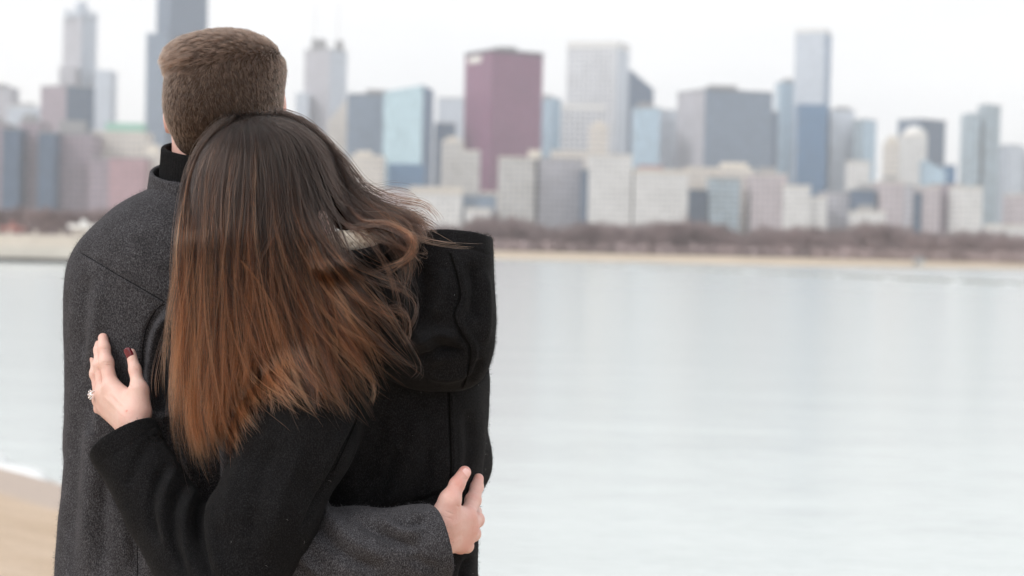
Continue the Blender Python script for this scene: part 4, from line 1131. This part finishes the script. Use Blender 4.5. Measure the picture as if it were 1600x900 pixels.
row('brick_block', 'low red brick block near the man\'s shoulder', 171, 226, 246, 'brick', 1478, depth=30)
row('office_block', 'pale block with small spire beside the turtleneck', 224, 300, 242, 'cream', 1500, ph=[(228, 246, 226)])
# right of his head
e, o0, z1, ft = bld('twin_mast_tower', 'tall pale tower with two faint masts right of the man\'s head', T_, 476, 543, 76, 2300, 'greystone', depth=50, xc=516, ph=[(487, 508, 61), (524, 535, 63)], steps=[(462, 482, 145, 'silver', 10)], fa2='silver')
for mx in (492, 528): part(e, o0, 'mast', RF['white'], lambda mb: mb.box(P(mx, 60, 2320)[0] - .8, P(mx, 60, 2320)[0] + .8, 2319, 2321, z1, z1 + 70))
bld('wedge_tower', 'slim cream tower with sloping top left of the dark glass block', T_, 512, 545, 185, 2000, 'cream', 30, roofpx=(190, 150, 150, 190), roof='cream')
bld('glass_block', 'dark grey blue glass block right of the woman\'s head', T_, 543, 604, 147, 1900, 'greyglass', 50, roof='dark', ph=[(572, 604, 140)], steps=[])
e, o0, z1, ft = bld('glass_tower', 'pale aqua mirrored tower beside the dark glass block', T_, 600, 678, 137, 1850, 'teal', 60, xc=661, fa2='deepblue', roofpx=(141, 133, 136, 141))
part(e, o0, 'podium', [FA['deepblue'], RF['dark']], lambda mb: mb.prism(foot_of(606, 664, 256, 1835, 20), 0, P(630, 256, 1835)[2], 0, 1))
row('stepped_block', 'pale stepped block low between her hair and the aqua tower', 546, 598, 243, 'cream', 1700, ph=[(556, 580, 236)])
bld('office_block', 'grey block peeping out between aqua tower and wine red tower', T_, 684, 724, 153, 2300, 'silver')
bld('office_block', 'slate block in the gap left of the wine red tower', T_, 679, 712, 192, 2100, 'slate')
bld('ribbed_tower', 'taller cream ribbed block left of the wine red tower foot', B_, 690, 724, 220, 1750, 'stone', 30, ph=[(698, 716, 214)])
bld('ribbed_tower', 'shorter cream ribbed block in front of the wine red tower', B_, 720, 750, 235, 1740, 'stone', 30)
e, o0, z1, ft = bld('wine_red_tower', 'broad wine red tower, the only red skyscraper', T_, 727, 849, 78, 1850, 'redtower', 85, xc=769, roof='dark', corn=4, ph=[(775, 808, 73)])
def sgn(mb):
    A, Bp = np.array(ft[0]), np.array(ft[1]); d = (Bp - A); n_ = np.array([d[1], -d[0]]) / np.linalg.norm(d)
    p, q_ = A + d * .16 + n_ * .8, A + d * .62 + n_ * .8; z = z1 - 4
    mb.prism([tuple(p), tuple(q_), tuple(q_ - n_ * .6), tuple(p - n_ * .6)], z - 7.5, z - .5)
part(e, o0, 'sign_panel', RF['sign'], sgn)
bld('glass_block', 'blue glass block just right of the wine red tower', T_, 846, 877, 152, 2000, 'paleglass', 40, ph=[(850, 862, 148)], xc=862)
e, o0, z1, ft = bld('white_tower', 'very tall white latticed slab tower in the middle', T_, 886, 984, 68, 2300, 'lattice', 60, xc=964, corn=10, roof='white', fa2='silver')
bld('lattice_block', 'lower white latticed block in front of the tall white tower', B_, 876, 946, 166, 2100, 'lattice', 40, roof='white', corn=8)
bld('cream_tower', 'slim cream stone tower before the white tower', T_, 922, 950, 197, 1700, 'cream', 26, ph=[(929, 944, 190)])
bld('slant_top_tower', 'dark blue tower with slanting roof beside the white tower', T_, 984, 1022, 130, 2200, 'slate', 45, roofpx=(108, 140, 140, 108), roof='dark')
bld('glass_block', 'pale glass block with white top right of the slanting roof', T_, 991, 1032, 168, 1950, 'paleglass', 40, ph=[(998, 1022, 160)])
bld('glass_block', 'faint pale block left of the big grey slab', T_, 1028, 1062, 172, 2250, 'silver', 40)
e, o0, z1, ft = bld('grey_slab_tower', 'broad grey slab tower with stone end and glass front', T_, 1059, 1208, 139, 1950, 'greystone', 90, xc=1102, fa2='greyglass', ph=[(1108, 1152, 133)], roof='dark')
bld('slim_tower', 'slim dark blue tower edge right behind the grey slab', T_, 1202, 1216, 174, 2150, 'slate', 30)
e, o0, z1, ft = bld('spire_tower', 'tallest pale glass tower on the right with blue lower half', T_, 1243, 1300, 46, 2150, 'silver', 50, xc=1290, roof='white', corn=6, fa2='deepblue')
part(e, o0, 'lower_front', [FA['deepblue'], RF['dark']], lambda mb: mb.prism(foot_of(1247, 1294, 163, 2120, 28), 0, P(1270, 163, 2120)[2], 0, 1))
bld('glass_block', 'pale glass tower tucked left of the tallest right tower', T_, 1218, 1248, 128, 2250, 'paleglass', 40, ph=[(1226, 1240, 123)])
bld('apartment_tower', 'pale tower right of the tallest right tower', T_, 1298, 1336, 172, 2150, 'silver', 40, ph=[(1308, 1328, 167)])
bld('apartment_tower', 'pale blue tower with darker edge in the right gap', T_, 1334, 1370, 186, 2100, 'balcony', 40, xc=1350, fa2='paleglass')
bld('office_block', 'cream block in front of the pale blue tower', B_, 1330, 1360, 252, 1750, 'white', 30)
bld('office_block', 'small dark mauve block under the cream one', B_, 1334, 1369, 296, 1500, 'slate', 30, ph=[(1345, 1362, 288)])
bld('dark_slab_tower', 'dark blue flat topped tower behind the rounded white tower', T_, 1403, 1478, 186, 2150, 'greyglass', 50, xc=1440, fa2='slate', roof='dark')
def dome_t():
    e, o0, z1, ft = bld('rounded_tower', 'white tower with rounded top before the dark slab', T_, 1409, 1449, 212, 1900, 'white', 30, roof='white')
    c = P(1429, 212, 1915)
    def fn(mb):
        n = 16
        for i in range(5):
            a, b = i / 5, (i + 1) / 5; r_ = 14.5 * math.cos(a * 1.4); mb.prism([(c[0] + r_ * math.cos(2 * math.pi * q / n), 1915 + r_ * math.sin(2 * math.pi * q / n)) for q in range(n)], z1 + a * 12, z1 + b * 12)
    part(e, o0, 'dome', RF['white'], fn)
dome_t()
e, o0, z1, ft = bld('beige_tower', 'narrow beige tower with pointed top left of the rounded one', T_, 1386, 1406, 224, 1800, 'cream', 20)
part(e, o0, 'spire', RF['cream'], lambda mb: (mb.prism(inset(ft, .7), z1, z1 + 5), mb.prism(inset(ft, .4), z1 + 5, z1 + 9)))
bld('blue_cube', 'small bright blue block right of the dark slab', B_, 1476, 1494, 258, 1800, 'deepblue', 25)
bld('glass_block', 'low pale block with sloping white roof before the dark slab', B_, 1446, 1478, 258, 1750, 'paleglass', 25, roofpx=(250, 268, 268, 250), roof='white')
bld('apartment_tower', 'tall grey blue balcony tower near the right edge', T_, 1528, 1564, 163, 1900, 'balcony', 40, xc=1540, steps=[(1512, 1532, 177, 'balcony', 4)])
bld('apartment_tower', 'pale tower cut off by the right edge', T_, 1562, 1600, 226, 2000, 'silver', 50, xc=1578)
bld('apartment_tower', 'pale slab leaving the picture behind the pale right tower', T_, 1596, 1650, 236, 2050, 'greystone', 50)
# the avenue row on the right
row('hotel_block', 'pale stone hotel wing left of its round cap', 779, 836, 246, 'stone', 1500, ph=[(826, 846, 234)])
row('hotel_block', 'broad stone hotel wing in the middle of the row', 835, 912, 247, 'greystone', 1510, xc=842)
row('office_block', 'beige roofed block behind the stone hotel', 862, 925, 236, 'cream', 1600)
row('narrow_slab', 'narrow dark blue slab beside the stone hotel', 909, 924, 264, 'slate', 1490)
row('stone_tower', 'tall pale block below the slim cream tower', 921, 988, 242, 'white', 1480, roof='white')
row('office_block', 'broad white block with many windows right of centre', 991, 1076, 267, 'white', 1480, roof='white', corn=4)
row('brick_block', 'low red roofed block behind the broad white block', 1000, 1036, 259, 'brick', 1560, roof='red')
row('office_block', 'cream block with light cornice behind the blue grid block', 1074, 1130, 262, 'cream', 1580)
row('office_block', 'slate recess block left of the blue grid block', 1076, 1106, 296, 'slate', 1500)
row('grid_block', 'blue grey gridded office block in the row', 1104, 1157, 277, 'balcony', 1480, xc=1112)
row('stone_block', 'cream stone block with rounded roofhouse', 1128, 1178, 263, 'cream', 1540, ph=[(1128, 1168, 254)])
row('stone_block', 'mauve stone block with colonnade right of the cream one', 1174, 1231, 272, 'pinkstone', 1500, ph=[(1188, 1214, 261)])
row('office_block', 'white ribbed block with square top near the tall blue tower', 1226, 1267, 290, 'white', 1490, roof='white')
row('office_block', 'lower white block just right of the ribbed one', 1265, 1292, 308, 'white', 1495, roof='white')
row('office_block', 'grey pink block between the white blocks', 1290, 1332, 300, 'greystone', 1520)
row('domed_block', 'white block with curved roof low on the right', 1340, 1384, 330, 'white', 1460, roof='white', ph=[(1345, 1366, 320)])
row('apartment_block', 'rosy beige block below the narrow beige tower', 1375, 1413, 284, 'pinkstone', 1500, ph=[(1384, 1402, 276)])
row('apartment_block', 'grey block next to the rosy beige one', 1412, 1430, 290, 'greystone', 1500)
row('narrow_slab', 'dark blue slot block among the right hand row', 1427, 1442, 300, 'slate', 1500)
row('apartment_block', 'light pinkish block right of the dark slot', 1440, 1470, 292, 'pinkstone', 1500)
row('apartment_block', 'mauve block under the bright blue cube', 1465, 1502, 288, 'mauve', 1510)
row('office_block', 'plain white tower block before the balcony tower', 1500, 1536, 292, 'white', 1470, roof='white')
row('low_hall', 'low white building at the foot of the right towers', 1560, 1612, 352, 'white', 1300, roof='white')
row('apartment_block', 'small rosy block at the right edge', 1588, 1630, 304, 'pinkstone', 1500)
row('museum_hall', 'long low white roofed hall left of the wine red tower', 641, 722, 296, 'white', 1400, roof='white', corn=6)
row('low_block', 'low blue grey block under the wine red tower', 721, 775, 304, 'greyglass', 1420)
row('low_block', 'low white block before the blue grey one', 727, 768, 326, 'white', 1380, roof='white')
row('low_block', 'low pale block with pink roof beside her hair', 590, 645, 296, 'pinkstone', 1450, roof='white')
row('stone_block', 'low beige block left of the stone hotel', 752, 782, 300, 'cream', 1530)
# pier and small things on the shore
def place_box(name, label, cat, xl, xr, yt, yb, D, mat, depth=6, roof=None, group=None):
    a = P(xl, yb, D); b = P(xr, yt, D); e = bpy.data.objects.new(name, None); e.location = ((a[0] + b[0]) / 2, D + depth / 2, a[2]); link(e); tag(e, label, cat, group)
    o0 = tuple(e.location)
    part(e, o0, 'wall', mat, lambda mb: mb.box(a[0], b[0], D, D + depth, a[2], b[2]))
    if roof: part(e, o0, 'roof', roof, lambda mb: (mb.box(a[0] - .4, b[0] + .4, D - .4, D + depth + .4, b[2], b[2] + .5), mb.box(a[0] + .8, b[0] - .8, D + 1, D + depth - 1, b[2] + .5, b[2] + 1.1)))
    return e, o0, a, b
M['concrete'] = simple('pale_concrete', (.60, .56, .50), .9, .2, .12, .3)
M['wetstone'] = simple('dark_wet_stone', (.06, .06, .06), .6, .4, .3, .5)
hz = lambda x: 384 + (x - 800) * .0227
DP = 176.
e = bpy.data.objects.new('pier', None); link(e); tag(e, 'long pale concrete pier on the far water behind the man\'s shoulder', 'pier'); e.location = (-62, DP + 12, WZ)
o0 = tuple(e.location)
xa, xb = -190, P(250, 400, DP)[0]
part(e, o0, 'footing', M['wetstone'], lambda mb: mb.box(xa, xb + .2, DP - .3, DP + 24, WZ - 1, WZ + .45))
part(e, o0, 'quay_wall', M['concrete'], lambda mb: mb.box(xa, xb, DP, DP + 24, WZ + .45, WZ + 1.7))
part(e, o0, 'upper_wall', M['concrete'], lambda mb: mb.box(xa, xb - 3, DP + 9, DP + 23, WZ + 1.7, WZ + 3.05))
part(e, o0, 'railing', M['concrete'], lambda mb: [mb.box(x_, x_ + .25, DP + 9.1, DP + 9.3, WZ + 3.05, WZ + 3.6) for x_ in np.arange(xa, xb - 3, 3.)])
place_box('kiosk', 'small tan kiosk with rounded white roof on the pier', 'kiosk', 112, 136, 357, 366, 196, FA['cream'], 4, RF['white'])
place_box('shed', 'small reddish shed at the left end of the pier', 'shed', 6, 22, 360, 366, 196, FA['brick'], 3, RF['red'])
place_box('boathouse', 'small white boathouse on the bank at right', 'boathouse', 1434, 1444, 407, 415, 375, FA['stone'], 4, RF['grey'])
place_box('pavilion', 'small white pavilion above the trees on the right', 'pavilion', 1430, 1440, 374, 392, 640, FA['stone'], 8, RF['grey'])
# breakwater: low segments across the water
bw = bpy.data.objects.new('breakwater', None); link(bw); tag(bw, 'long low broken breakwater crossing the lake on the right', 'breakwater')
bw.location = (30, 220, WZ); o0 = tuple(bw.location)
def wpt(px, off): Y = 3 * FPX / off; return np.array([(px - 800) / FPX * Y, Y])
segs = [(700, 992), (1006, 1180), (1200, 1322), (1334, 1400), (1416, 1508), (1524, 1590), (1604, 1760)]
M['rock'] = simple('pale_rock', (.46, .465, .45), .9, .2, .25, .6)
M['icecap'] = simple('ice_crust', (.66, .69, .69), .6, .3, .05, .6)
offy = lambda x: 24.5 + (x - 780) * (45 - 26) / 820.
for i, (xa_, xb_) in enumerate(segs):
    mb = MB(); n = 26
    for j in range(n):
        x0 = xa_ + (xb_ - xa_) * j / n; x1 = xa_ + (xb_ - xa_) * (j + 1) / n
        p, q_ = wpt(x0, offy(x0)), wpt(x1, offy(x1)); d = nrm(q_ - p); m_ = np.array([-d[1], d[0]]); w = 1.4 + random.uniform(-.3, .4); h = .16 + random.uniform(-.05, .16)
        mb.prism([tuple(p - m_ * w), tuple(q_ - m_ * w), tuple(q_ + m_ * w), tuple(p + m_ * w)], WZ - .5, WZ + h)
    mb.build('rock_segment', M['rock'], bw, o0)
    if i < len(segs) - 1:
        x0, x1 = xb_, segs[i + 1][0]; p, q_ = wpt(x0, offy(x0)), wpt(x1, offy(x1)); d = nrm(q_ - p); m_ = np.array([-d[1], d[0]])
        mb = MB(); mb.prism([tuple(p - m_ * 2.0), tuple(q_ - m_ * 2.0), tuple(q_ + m_ * 1.8), tuple(p + m_ * 1.8)], WZ - .4, WZ + .12); mb.build('ice_cap', M['icecap'], bw, o0)

# bare winter trees on the far shore
M['bark'] = simple('bare_twigs', (.37, .30, .30), .95, .1, .35, .08)
def tree_template(seed):
    r = np.random.default_rng(seed); T = []
    def seg(a, b, ra, rb):
        d = nrm(b - a); s_ = nrm(np.cross(d, [r.normal(), r.normal(), .2])); u = np.cross(d, s_)
        for q in (s_, u): T.append([a - q * ra, a + q * ra, b + q * rb, b - q * rb])
    def grow(a, d, L, ra, lv):
        b = a + d * L; seg(a, b, ra, ra * .6)
        if lv == 0: return
        for _ in range(5 if lv > 1 else 6):
            nd = nrm(d + r.normal(size=3) * (.55 if lv > 1 else .7) + [0, 0, .12]); t0 = r.uniform(.45, 1)
            grow(a + d * L * t0, nd, L * r.uniform(.5, .78), ra * .5, lv - 1)
    grow(np.zeros(3), np.array([0, 0, 1.]), .34, .022, 4)
    A = np.array(T); A /= A[..., 2].max(); return A
tpl = [tree_template(s_) for s_ in range(5)]
pos = []
def belt(x0, x1, n, D0, D1, hmin, hmax):
    for _ in range(n):
        D = rng.uniform(D0, D1); px = rng.uniform(x0, x1); X = (px - 800) / FPX * D
        hv = hmin + (hmax - hmin) * (.5 + .5 * math.sin(px * .031) * math.sin(px * .011 + 2)) * rng.uniform(.7, 1.1); pos.append((X, D, hv))
belt(740, 1660, 360, 440, 560, 6.0, 11.0); belt(740, 1660, 300, 600, 900, 11, 16.5)
belt(-120, 330, 150, 420, 620, 8, 11); belt(560, 760, 60, 600, 800, 9, 13)
A = []
for X, D, h in pos:
    q = tpl[rng.integers(5)].copy(); a = rng.uniform(0, 6.28); c_, s_ = math.cos(a), math.sin(a)
    x = q[..., 0] * c_ - q[..., 1] * s_; y = q[..., 0] * s_ + q[..., 1] * c_
    wd_ = h * rng.uniform(.9, 1.3)
    A.append(np.stack([x * wd_ + X, y * wd_ + D, q[..., 2] * h], -1).reshape(-1, 4, 3))
A = np.concatenate(A); V = A.reshape(-1, 3)
print('tree quads', len(A))
o = make_mesh('bare_woodland', V, np.arange(len(V)).reshape(-1, 4), M['bark'], smooth=False); tag(o, 'bare brown purple winter trees massed along the far shore', kind='stuff')
# undergrowth band: low scrub
o_ = []
for _ in range(2600):
    px = rng.uniform(-150, 1700); D = rng.uniform(425, 520); X = (px - 800) / FPX * D; h = rng.uniform(1.2, 3.4)
    for k in range(5):
        a = rng.uniform(0, 6.28); l_ = rng.uniform(.6, 2.0); dx, dy = math.cos(a) * l_, math.sin(a) * l_
        o_.append([(X, D, 0), (X + .25, D, 0), (X + dx + .15, D + dy, h), (X + dx - .15, D + dy, h * .9)])
V = np.array(o_).reshape(-1, 3)
o = make_mesh('shore_scrub', V, np.arange(len(V)).reshape(-1, 4), M['bark'], smooth=False); tag(o, 'low brown scrub at the foot of the winter trees', kind='stuff')

# haze
t = NT('haze_air'); pv = t.n('ShaderNodeVolumePrincipled'); pv.inputs['Color'].default_value = (.955, .98, 1., 1); pv.inputs['Density'].default_value = 1.45e-4; pv.inputs['Anisotropy'].default_value = .0
t.l(pv.outputs[0], t.out.inputs['Volume'])
mb = MB(); 
hx0, hx1, hy0, hy1, hz0, hz1 = -3600, 3600, -90, 9100, -7.0, 520
c8 = [(x, y, z) for z in (hz0, hz1) for y in (hy0, hy1) for x in (hx0, hx1)]
hz_o = make_mesh('haze', c8, [(0, 2, 3, 1), (4, 5, 7, 6), (0, 1, 5, 4), (2, 6, 7, 3), (0, 4, 6, 2), (1, 3, 7, 5)], t.m, smooth=False)
tag(hz_o, 'pale winter haze over lake and skyline', kind='stuff')

# ------------------------------------------------------------------ light
w = bpy.data.worlds.new('World'); scene.world = w; w.use_nodes = True; nt = w.node_tree; nt.nodes.clear()
SUN_EL, SUN_AZ = 42, -60        # azimuth measured from behind the camera towards the left
out = nt.nodes.new('ShaderNodeOutputWorld'); bg = nt.nodes.new('ShaderNodeBackground'); sky = nt.nodes.new('ShaderNodeTexSky')
sky.sky_type = 'NISHITA'; sky.sun_disc = False; sky.sun_elevation = R(SUN_EL)
sd = Vector((-math.sin(R(60)), -math.cos(R(60)), 0))      # horizontal direction TOWARDS the sun
sky.sun_rotation = math.atan2(sd.x, sd.y)
tc = nt.nodes.new('ShaderNodeTexCoord'); mp = nt.nodes.new('ShaderNodeMapping'); mp.inputs['Scale'].default_value = (1, 1, 3.5)
nz = nt.nodes.new('ShaderNodeTexNoise'); nz.inputs['Scale'].default_value = 2.6; nz.inputs['Detail'].default_value = 5
cr = nt.nodes.new('ShaderNodeValToRGB'); cr.color_ramp.elements[0].position = .35; cr.color_ramp.elements[0].color = (8.7, 8.75, 8.95, 1); cr.color_ramp.elements[1].position = .65; cr.color_ramp.elements[1].color = (9.9, 9.75, 9.7, 1)
mx = nt.nodes.new('ShaderNodeMix'); mx.data_type = 'RGBA'; mx.inputs[0].default_value = .93
nt.links.new(tc.outputs['Generated'], mp.inputs[0]); nt.links.new(mp.outputs[0], nz.inputs['Vector']); nt.links.new(nz.outputs['Fac'], cr.inputs[0])
nt.links.new(sky.outputs[0], mx.inputs[6]); nt.links.new(cr.outputs[0], mx.inputs[7]); nt.links.new(mx.outputs[2], bg.inputs[0]); nt.links.new(bg.outputs[0], out.inputs[0])
bg.inputs[1].default_value = .10
sl = bpy.data.lights.new('sun', 'SUN'); sl.energy = 1.3; sl.angle = R(14); sl.color = (1, .97, .93)
so = bpy.data.objects.new('sun', sl); link(so)
to_sun = Vector((sd.x * math.cos(R(SUN_EL)), sd.y * math.cos(R(SUN_EL)), math.sin(R(SUN_EL))))
so.rotation_euler = to_sun.to_track_quat('Z', 'Y').to_euler()

scene.view_settings.view_transform = 'Standard'; scene.view_settings.look = 'None'; scene.view_settings.gamma = 1; scene.view_settings.use_curve_mapping = False
scene.view_settings.exposure = .34
cy = scene.cycles
cy.max_bounces = 10; cy.diffuse_bounces = 3; cy.glossy_bounces = 4; cy.transmission_bounces = 8; cy.transparent_max_bounces = 8; cy.volume_bounces = 2
cy.use_denoising = True
try: cy.denoiser = 'OPENIMAGEDENOISE'
except Exception: pass
cy.use_adaptive_sampling = True; cy.adaptive_threshold = .012
cy.caustics_reflective = False; cy.caustics_refractive = False
cy.sample_clamp_indirect = 4
try: scene.cycles_curves.shape = 'RIBBONS'; scene.cycles_curves.subdivisions = 2
except Exception: pass
